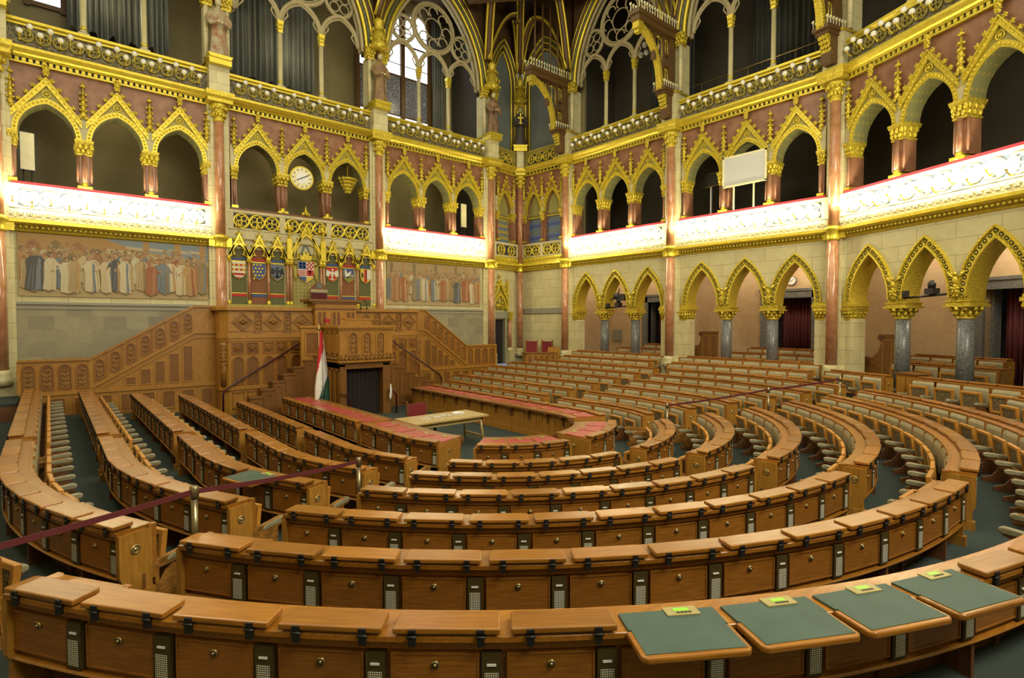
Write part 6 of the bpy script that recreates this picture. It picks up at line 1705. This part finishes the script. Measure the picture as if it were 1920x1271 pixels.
def desk_row(code, i, path, N, T_, Fo, Fi, faces=True, hinges=True, seats='all', red=False, open_flaps=(), ends=(True, True)):
    # Fo: floor on the sitters' side (outside), Fi: floor on the inner side
    blk = BLOCK[code]; ring = RING[i]
    kind = ('red topped oak desk row' if red else 'oak desk row with lidded top')
    r = root('desk_row', (0,0,0), 0, '%s, %s from the table, %s' % (kind, ring, blk), 'desk', 'rings of desks')
    D = 0.86 if red else 0.30
    T_ -= 0.056
    mb = MB(); path.sweep(mb, [(-0.005,T_-0.035),(-0.005,T_-0.004),(0.0,T_),(D,T_),(D+0.01,T_-0.01),(D+0.01,T_-0.035)]); build('desktop', mb, M['oak_lid'], r)
    mb = MB(); path.sweep(mb, rc(0.07, 0.10, T_-0.45, T_-0.035)); path.sweep(mb, rc(0.04,0.09,T_-0.10,T_-0.035)); build('fascia', mb, M['oak_draw'], r)
    mb = MB(); path.sweep(mb, [(0.025,T_-0.475),(0.015,T_-0.46),(0.025,T_-0.445),(0.10,T_-0.445),(0.10,T_-0.475)]); path.sweep(mb, rc(0.10,D-0.05,T_-0.475,T_-0.455)); build('trim', mb, M['oak_lid'], r)
    mb = MB(); path.sweep(mb, rc(D-0.06, D-0.02, min(Fo,Fi), T_-0.03))
    ns = max(1, N)
    for k in range(ns+1):
        for e in (-0.015, 0.015):
            pass
        x, y, a = path.at(path.L*k/ns)
        Mx = Matrix.Translation((x,y,0)) @ Matrix.Rotation(a,4,'Z')
        mb.obox(Mx @ Matrix.Translation((0,D-0.075,(Fo+T_-0.47)/2)), 0.06, 0.03, T_-0.47-Fo)
        if k % 2 == 0: mb.obox(Mx @ Matrix.Translation((0,D-0.16,(Fo+T_-0.47)/2)), 0.035, 0.2, T_-0.47-Fo)
    build('kneehole_panel', mb, M['oak_dark'], r)
    if red:
        mb = MB(); path.sweep(mb, rc(D-0.03, D, Fi, T_-0.03))
        for k in range(ns*3+1):
            x, y, a = path.at(path.L*k/(ns*3)); Mx = Matrix.Translation((x,y,0)) @ Matrix.Rotation(a,4,'Z')
            mb.obox(Mx @ Matrix.Translation((0,D+0.006,(Fi+T_)/2-0.02)), 0.035, 0.02, T_-Fi-0.06)
        path.sweep(mb, rc(D, D+0.04, Fi, Fi+0.14))
        build('inner_planks', mb, M['oak_panel'], r)
        for k in range(ns+1):
            x, y, a = path.at(path.L*k/ns); q = put('bracket', _cache.setdefault('rbr', (lambda m_: (m_.prism([(0.86,-0.04),(1.02,-0.04),(1.0,-0.1),(0.92,-0.16),(0.88,-0.32),(0.86,-0.34)], -0.03, 0.03, 'u'), m_.mesh('bracket', M['oak_dark']))[1])(MB())), r, (x,y,T_), a)
        mb = MB(); path.sweep(mb, rc(D, D+0.12, T_-0.05, T_)); build('inner_ledge', mb, M['oak_red'], r)
    for e, t in ((0, 0.0), (1, path.L)):
        if ends[e]:
            x, y, a = path.at(t); Hh = T_-(Fo if not red else min(Fo,Fi))
            q = put('end_panel', endpanel(T_, Hh, D+0.01), r, (x,y,T_), a)
            sg = -1 if e == 0 else 1
            o = put('medallion', medal_mesh(), q, (sg*0.025, D*0.5, -0.20), 0 if sg > 0 else pi); o['label'] = 'round brass medallion'
    p = path.L/N
    lm = lid_mesh(p, path.R); 
    for k in range(N):
        tc = (k+0.5)*p
        x, y, a = path.at(tc)
        if k in open_flaps:
            fa__, pad_, vp_, di_, bu_ = flap_meshes(p)
            q = put('writing_flap', fa__, r, (x,y,T_), a); q['label'] = 'opened flap lined with green leather'
            put('leather_pad', pad_, q); put('voting_panel', vp_, q); put('display', di_, q); put('button', bu_, q)
        else:
            q = put('lid', lm, r, (x,y,T_), a)
            if hinges:
                for sx in (-0.29, 0.29): put('hinge', HINGE, q, (sx*p/1.0, 0, 0))
        if red:
            a_, c_, d_ = red_meshes(p, path.R)
            q = put('leather_pad', a_, r, (x,y,T_), a); q['label'] = 'red leather writing pad'
            put('voting_panel', c_, q); put('display', d_, q)
        if faces:
            o_ = 0.075
            x1, y1, a1 = path.at(tc-o_)
            q = put('drawer', drawer_mesh(p), r, (x1,y1,T_), a1); put('knob', KNOB, q)
            x2, y2, a2 = path.at((k+1)*p-0.085)
            q = put('loudspeaker', SPK, r, (x2,y2,T_), a2); put('grille', GRL, q); put('name_slot', SLOT, q)
    if seats:
        T_ += 0.056
        H = T_-Fi
        ks = range(N) if seats == 'all' else seats
        for k in ks:
            lab = 'leather tip-up seat, %s from the %s, %s, %s' % (ORD[k+1], START[code], ring, blk)
            seat(path, (k+0.5)*p, p, T_, H, lab, 'tip-up seats', True, k == N-1 or (seats != 'all' and k+1 not in ks), k == 0, k == N-1)
    return r
def nlid(L_, q=0.69): return max(1, int(round(L_/q)))
SLY = {2:10.6, 3:10.2, 4:9.6, 5:9.3, 6:7.4, 7:7.4}
Fin = {i: F[i+1] for i in range(0, 7)}; Fin[7] = 0.0; Fin[6] = 0.0
NM = {1:15, 2:13, 3:11, 4:9, 5:7, 6:5, 7:3}
for i in range(1, 8):
    r_ = R[i]
    # middle block
    p = Path(r_, [('A', ML[i], MR[i])])
    desk_row('M', i, p, NM[i], T[i], F[i], Fin[i], red=(i == 7), open_flaps=((6,7,8,9) if i == 1 else ()), seats=(None if i == 7 else [0, NM[i]-1]))
    # curved block on the fresco side
    th1 = 360+ML[i]-gap(i, 0.78)
    if i >= 2:
        y0 = 1.75
        p = Path(r_, [('L', -r_, y0, -r_, 0), ('A', 180, th1)]); n_ = nlid(p.L)
        desk_row('AL', i, p, n_, T[i], F[i], Fin[i], red=(i == 7), open_flaps=((n_-2,) if i == 4 else ()), seats=(None if i == 7 else 'all'))
        p = Path(r_, [('L', -r_, SLY[i], -r_, 2.2 if i < 7 else 1.95)]); n_ = nlid(p.L)
        desk_row('SL', i, p, n_, T[i], F[i], Fin[i], red=(i == 7), seats=(None if i == 7 else 'all'))
    else:
        p = Path(r_, [('A', th1-12, th1)]); desk_row('AL', i, p, 3, T[i], F[i], Fin[i], seats='all', ends=(False, True))
    # curved block on the arcade side
    g2 = 0.72 if i < 7 else 0.55
    p = Path(r_, [('A', MR[i]+gap(i, g2), -180-ML[i])]); n_ = nlid(p.L)
    desk_row('AR', i, p, n_, T[i], F[i], Fin[i], red=(i == 7), seats=(None if i == 7 else 'all'))
SRY = {7:7.45, 6:8.4, 5:9.4, 4:9.5, 3:10.0, 2:10.0, 1:9.8}
for i in range(1, 8):
    r_ = R[i]
    a0 = -180-ML[i]+gap(i, 0.78)
    p = Path(r_, [('A', a0, 0), ('L', r_, 0, r_, 1.8)]); n_ = nlid(p.L)
    desk_row('BR', i, p, n_, T[i], F[i], Fin[i], red=(i == 7), faces=False, hinges=False, seats=(None if i == 7 else 'all'))
    p = Path(r_, [('L', r_, 1.85 if i == 7 else 2.45, r_, SRY[i])]); n_ = nlid(p.L)
    desk_row('SR', i, p, n_, T[i], F[i], Fin[i], red=(i == 7), faces=False, hinges=False, seats=(None if i == 7 else 'all'))
# two last rows under and in front of the arcade, bay by bay
EXTRA = []
def bay_row(code, ringi, f, u_hi, u_lo, v, T_, Fl, what):
    a = f.w(u_hi, v); b_ = f.w(u_lo, v)
    p = Path(0, [('L', a[0], a[1], b_[0], b_[1])]); p.R = 0
    n_ = nlid(p.L)
    r = desk_row(code, ringi, p, n_, T_, Fl, Fl, faces=False, hinges=False, seats=None)
    r['label'] = 'lidded oak desk row, %s, %s' % (RING[ringi], what)
    pt = p.L/n_
    for k in range(n_):
        seat(p, (k+0.5)*pt, pt, T_, T_-Fl, 'leather seat, %s in the %s, %s' % (ORD[k+1], RING[ringi], what), 'tip-up seats', True, k == n_-1)
for key, what in (('SA','under the arcade nearest the corner'), ('SB','under the arcade below the white screen')):
    f = BAY[key]
    bay_row('SR', 0, f, f.W-0.45, 0.45, -0.66, 1.57, 0.66, what)
    bay_row('SR', -1, f, f.W-0.42, 0.42, 0.22, 1.78, 0.95, what)
f = BAY['SC']
bay_row('SR', 0, f, 2.55, 0.45, -0.50, 1.66, 0.72, 'under the nearest arcade, left of the cabinet')
bay_row('SR', 0, f, 6.0, 3.35, -0.42, 1.70, 0.72, 'under the nearest arcade, right of the cabinet')
# eighth ring at the edge of the view (its seats stand behind the nearest desks)
p = Path(R[0], [('A', -72, -48)]); desk_row('AR', 0, p, 7, 1.62, 0.80, F[1], faces=False, hinges=False)
p = Path(R[0], [('A', -100, -90)]); desk_row('M', 0, p, 3, 1.62, 0.80, F[1], faces=False, hinges=False)

# ------------------------------------------------------------------ furniture and loose things
# table
r = root('table', (-0.67,1.48,0), 0, 'pale wooden table covered with papers in the middle of the hall', 'table')
mb = MB(); mb.box(-1.10,1.10,-0.52,0.52,0.72,0.76); build('tabletop', bevel_mesh and mb, M['tablewood'], r)
mb = MB(); mb.box(-0.98,0.98,-0.40,-0.36,0.60,0.72); mb.box(-0.98,0.98,0.36,0.40,0.60,0.72); mb.box(-0.98,-0.94,-0.4,0.4,0.60,0.72); mb.box(0.94,0.98,-0.4,0.4,0.60,0.72); build('apron', mb, M['tablewood'], r)
for sx in (-1,1):
    for sy in (-1,1):
        mb = MB(); mb.tube([(sx*0.93,sy*0.36,0.72),(sx*1.0,sy*0.42,0.0)], 0.035, 8); build('leg', mb, M['tablewood'], r)
    mb = MB(); mb.box(sx*0.98-0.03,sx*0.98+0.03,-0.40,0.40,0.16,0.22); build('stretcher', mb, M['tablewood'], r)
rnd = random.Random(5)
r = root('paper_spread', (-0.85,1.48,0.761), 0, 'scatter of small white lace-like papers on the table', 'paper', None); r['kind'] = 'stuff'
mb = MB()
for k in range(130):
    x = rnd.gauss(0,0.34); y = rnd.gauss(0,0.16)
    if abs(x) < 0.75 and abs(y) < 0.4:
        mb.obox(Matrix.Translation((x,y,0.002+0.0002*k)) @ Matrix.Rotation(rnd.uniform(0,3),4,'Z'), rnd.uniform(0.02,0.07), rnd.uniform(0.015,0.05), 0.001)
o = build('papers', mb, M['white'], r); o['kind'] = 'stuff'
mb = MB()
for k in range(4): mb.obox(Matrix.Translation((-0.12,1.62,0.765+0.008*k)) @ Matrix.Rotation(0.2+0.12*k,4,'Z'), 0.32, 0.23, 0.007)
build('paper_stack', mb, M['white'], label='small stack of white sheets at the far end of the table', cat='paper')
r = root('table_chair', (-0.85,2.35,0), 0, 'red backed wooden chair behind the pale table', 'chair')
mb = MB(); mb.box(-0.28,0.28,0.1,0.14,0.55,1.0); build('backrest', mb, M['chair_red'], r)
mb = MB(); mb.box(-0.27,0.27,-0.4,0.1,0.40,0.46); build('seat', mb, M['chair_red'], r)
for sx in (-1,1):
    mb = MB(); mb.box(sx*0.29-0.025,sx*0.29+0.025,0.09,0.15,0,1.02); mb.ball((sx*0.29,0.12,1.05), 0.032, 8, 6); build('leg', mb, M['oak_dark'], r)
    mb = MB(); mb.box(sx*0.26-0.025,sx*0.26+0.025,-0.4,-0.35,0,0.42); build('leg', mb, M['oak_dark'], r)
# two red chairs and a low desk near the corner
def corner_chair(x, y, rot, label):
    r = root('armchair', (x,y,0.95), rot, label, 'chair', 'red corner chairs')
    mb = MB(); mb.box(-0.30,0.30,0.26,0.32,0.52,1.22); build('backrest', mb, M['chair_red'], r)
    mb = MB(); mb.box(-0.30,0.30,-0.28,0.28,0.42,0.52); build('seat', mb, M['chair_red'], r)
    for sx in (-1,1):
        mb = MB(); mb.box(sx*0.31-0.03,sx*0.31+0.03,0.25,0.33,0,1.28); build('leg', mb, M['oak_lid'], r)
        mb = MB(); mb.box(sx*0.31-0.03,sx*0.31+0.03,-0.3,-0.24,0,0.66); build('leg', mb, M['oak_lid'], r)
        mb = MB(); mb.box(sx*0.31-0.03,sx*0.31+0.03,-0.3,0.3,0.62,0.67); build('armrest', mb, M['oak_lid'], r)
corner_chair(10.75, 10.75, -0.9, 'red velvet wooden armchair against the blank corner wall, nearer the door')
corner_chair(11.1, 10.1, -1.3, 'red velvet wooden armchair against the blank corner wall, farther from the door')
r = root('side_desk', (10.35,9.6,0.95), -0.35, 'low oak desk with arched panels in front of the red corner chairs', 'desk')
mb = MB(); mb.box(-0.85,0.75,-0.25,0.25,0,0.66); build('desk_case', mb, M['oak_panel'], r)
mb = MB(); mb.box(-0.9,0.8,-0.3,0.3,0.66,0.71); build('desk_top', mb, M['oak_red'], r)
for k in range(5):
    mb = MB(); arched_panel(mb, -0.8+0.31*k, -0.53+0.31*k, 0.08, 0.6, -0.25, 0.03, 0.02); build('arched_panel', mb, [M['oak_panel'], M['oak_red']], r)
mb = MB(); mb.box(-0.3,0.3,-0.02,0.02,0.0,0.95); build('bench_back_panel', mb, M['oak_panel'], None, (11.05,9.35,0.95), -1.0, label='small oak panel standing beside the low corner desk', cat='panel')
# stanchions with belts
def stanchion(x, y, z0, zt, label):
    r = root('stanchion', (x,y,z0), 0, label, 'barrier post', 'barrier posts')
    h = zt-z0
    mb = MB(); mb.lathe([(0.17,0),(0.17,0.02),(0.05,0.05),(0.035,0.06)], 0, 0, 18); build('base', mb, M['steel'], r)
    mb = MB(); mb.lathe([(0.032,0.05),(0.032,h-0.12)], 0, 0, 14); build('post', mb, M['steel'], r)
    mb = MB(); mb.lathe([(0.038,h-0.13),(0.042,h-0.11),(0.042,h-0.01),(0.03,h)], 0, 0, 14); build('belt_head', mb, M['steel'], r)
S1 = (-7.26,-4.10,1.54); S2 = (-4.97,-2.94,1.24); S3 = (3.83,-2.17,1.09); S4 = (6.32,-3.63,1.44); S5 = (8.28,-4.69,1.68); S0 = (-9.9,-5.55,1.70)
stanchion(S1[0],S1[1],F[2],S1[2],'brass barrier post in the belted aisle at the near end of the belt pair')
stanchion(S2[0],S2[1],F[4],S2[2],'brass barrier post in the belted aisle, beside the opened green flap')
stanchion(S3[0],S3[1],F[5],S3[2],'brass barrier post in the arcade-side aisle, closest to the table')
stanchion(S4[0],S4[1],F[3],S4[2],'brass barrier post in the middle of the arcade-side aisle')
stanchion(S5[0],S5[1],F[1],S5[2],'brass barrier post in the arcade-side aisle, closest to the arcade')
stanchion(S0[0],S0[1],0.8,S0[2],'brass barrier post at the outer end of the belted aisle')
def belt(A, B, label, sag=0.03):
    mb = MB(); n_ = 12; vs = []; fs = []
    dx, dy = B[0]-A[0], B[1]-A[1]; L_ = hypot(dx,dy); nx, ny = -dy/L_*0.004, dx/L_*0.004
    for k in range(n_+1):
        t = k/n_; z = A[2]+(B[2]-A[2])*t-0.06-sag*4*t*(1-t); x = A[0]+dx*t; y = A[1]+dy*t
        vs += [(x+nx,y+ny,z-0.026),(x+nx,y+ny,z+0.026),(x-nx,y-ny,z+0.026),(x-nx,y-ny,z-0.026)]
    for k in range(n_):
        for j in range(4): fs.append((4*k+j,4*(k+1)+j,4*(k+1)+(j+1)%4,4*k+(j+1)%4))
    fs += [(0,1,2,3),(4*n_+3,4*n_+2,4*n_+1,4*n_)]
    mb.add(vs, fs, 0); build('belt', mb, M['redrope'], label=label, cat='belt', group='barrier belts')
belt(S0, S1, 'dark red barrier belt running out of the view past the near brass post')
belt(S1, S2, 'dark red barrier belt stretched across the curved desks towards the opened green flap')
belt(S3, S4, 'dark red barrier belt in the arcade-side aisle, between the two inner posts')
belt(S4, S5, 'dark red barrier belt in the arcade-side aisle, between the two outer posts')
# step bars at the cross gap
for i, z in ((2,F[2]),(3,F[3])):
    mb = MB(); mb.box(-R[i]+0.5,-R[i]+1.0,1.78,1.84,z-0.1,z+0.3); mb.box(-R[i]+0.45,-R[i]+1.05,1.76,1.86,z+0.28,z+0.32)
# white projection screen and monitor in the gallery
r = root('projection_screen', (11.55,-0.2,0), -pi/2, 'white projection screen on two thin legs on the gallery balustrade', 'screen')
mb = MB(); mb.box(-0.80,0.80,-0.03,0.0,8.32,9.42); build('screen_surface', mb, M['screen'], r)
mb = MB(); mb.box(-0.84,0.84,-0.05,0.02,9.38,9.44); mb.box(-0.84,0.84,-0.05,0.02,8.29,8.35); mb.box(-0.84,-0.78,-0.05,0.02,8.3,9.44); mb.box(0.78,0.84,-0.05,0.02,8.3,9.44); build('frame', mb, M['goldlight'], r)
for x in (-0.42,0.35):
    mb = MB(); mb.box(x-0.025,x+0.025,0.02,0.06,7.42,9.3); build('leg', mb, M['goldlight'], r)
r = root('monitor', (12.6,1.75,0), -pi/2-0.1, 'small dark monitor on a thin stand in the gallery left of the white screen', 'monitor')
mb = MB(); mb.box(-0.40,0.40,-0.04,0.04,8.75,9.25); build('display', mb, M['black'], r)
mb = MB(); mb.box(-0.43,0.43,-0.03,0.05,8.72,9.28); build('bezel', mb, M['steel'], r)
mb = MB(); mb.box(-0.03,0.03,0,0.05,7.0,8.75); build('stand', mb, M['white'], r)
def panel_lamp(x, y, rot, label):
    r = root('panel_lamp', (x,y,7.0), rot, label, 'lamp')
    mb = MB(); mb.box(-0.17,0.17,-0.04,0.04,0.95,2.1); build('diffuser', mb, M['goldlight'], r)
    mb = MB(); mb.box(-0.19,0.19,0.0,0.06,0.92,2.13); mb.tube([(-0.1,0,0),(-0.1,0,0.95)],0.02,6); mb.tube([(0.1,0,0),(0.1,0,0.95)],0.02,6); build('housing', mb, M['black'], r)
panel_lamp(-8.75, 12.7, 0.1, 'upright white panel lamp in the first gallery arch over the long fresco')
panel_lamp(7.75, 12.5, 0.1, 'upright white panel lamp in the last gallery arch over the fresco right of the arms')
# benches in the corridor behind the arcade
def corridor_bench(A, B, T_, what):
    p = Path(0, [('L', A[0], A[1], B[0], B[1])]); p.R = 0
    n_ = nlid(p.L); r = desk_row('SR', -1, p, n_, T_, 1.12, 1.12, faces=False, hinges=False, seats=None)
    r['label'] = 'oak bench row in the corridor, %s' % what; r['category'] = 'bench'; r.name = 'corridor_bench'
    pt = p.L/n_
    for k in range(n_):
        seat(p, (k+0.5)*pt, pt, T_, T_-1.12, 'leather tip-up seat, %s on the corridor %s' % (ORD[k+1], what), 'corridor seats', True, k == n_-1)
corridor_bench((13.5,3.3), (13.5,7.0), 1.95, 'front bench nearest the corner')
corridor_bench((14.56,3.3), (14.56,6.2), 2.12, 'rear bench nearest the corner')
corridor_bench((13.5,-2.9), (13.5,1.2), 1.95, 'front bench below the white screen')
corridor_bench((14.56,-2.9), (14.56,0.9), 2.12, 'rear bench below the white screen')
f = BAY['SC']
corridor_bench(f.w(4.3,1.3)[:2], f.w(1.2,1.3)[:2], 1.95, 'front bench in the nearest bay')
corridor_bench(f.w(3.7,2.4)[:2], f.w(0.9,2.4)[:2], 2.15, 'rear bench in the nearest bay')
def bench_end(loc, rot, label):
    r = root('bench_screen', loc, rot, label, 'bench')
    pts = [(-0.95,0),(0.75,0),(0.75,1.62),(0.05,1.62),(0.0,1.5),(0.06,1.38),(-0.02,1.1),(-0.2,0.9),(-0.42,0.82),(-0.45,0.7),(-0.95,0.66)]
    mb = MB(); mb.prism(pts, -0.04, 0.04); build('panel', mb, M['oak_red'], r)
    mb = MB(); mb.prism([(-0.42+0.12*cos(i*pi/6),0.8+0.12*sin(i*pi/6)) for i in range(12)], -0.08, 0.08); mb.prism([(0.05+0.09*cos(i*pi/6),1.55+0.09*sin(i*pi/6)) for i in range(12)], -0.07, 0.07); build('scroll', mb, M['oak_dark'], r)
    for x0, x1 in ((0.12,0.42),(0.46,0.72)):
        mb = MB(); arched_panel(mb, x0, x1, 0.3, 1.5, -0.04, 0.03, 0.02, False); build('inset_frame', mb, [M['oak_panel'], M['oak_red']], r)
    mb = MB(); mb.box(-0.97,-0.1,-0.06,0.06,0.64,0.70); mb.box(0.0,0.78,-0.06,0.06,1.60,1.66); build('molding', mb, M['oak_red'], r)
bench_end((12.9,2.35,1.12), -pi/2+0.2, 'tall oak bench end with scrolled edge in the corridor left of the screen bay columns')
bench_end(f.w(0.75,1.0,1.12), f.ang+0.2, 'tall oak bench end with scrolled edge in the corridor of the nearest bay')
r = root('low_cabinet', f.w(2.95,-0.28,0.95), f.ang, 'low oak cabinet between the seat rows under the nearest arcade', 'cabinet')
mb = MB(); mb.box(-0.32,0.32,-0.2,0.2,0,0.76); build('case', mb, M['oak'], r)
mb = MB(); mb.box(-0.35,0.35,-0.23,0.23,0.76,0.80); build('top', mb, M['oak_red'], r)
for x in (-0.15,0.15):
    mb = MB(); mb.box(x-0.12,x+0.12,-0.22,-0.2,0.1,0.68); build('door', mb, M['oak_panel'], r)
# microphones on the podium
for x, lab in ((1.0,'thin black microphone on the podium right of the pulpit desk'),(1.25,'second thin black microphone on the podium right of the pulpit desk')):
    mb = MB(); mb.tube([(x,9.85,3.70),(x-0.05,9.82,3.9),(x-0.15,9.75,4.0)], 0.012, 6); mb.ball((x-0.16,9.74,4.01), 0.03, 8, 6); mb.lathe([(0.05,3.69),(0.05,3.72),(0.02,3.73)], x, 9.85, 10)
    build('microphone', mb, M['black'], label=lab, cat='microphone')
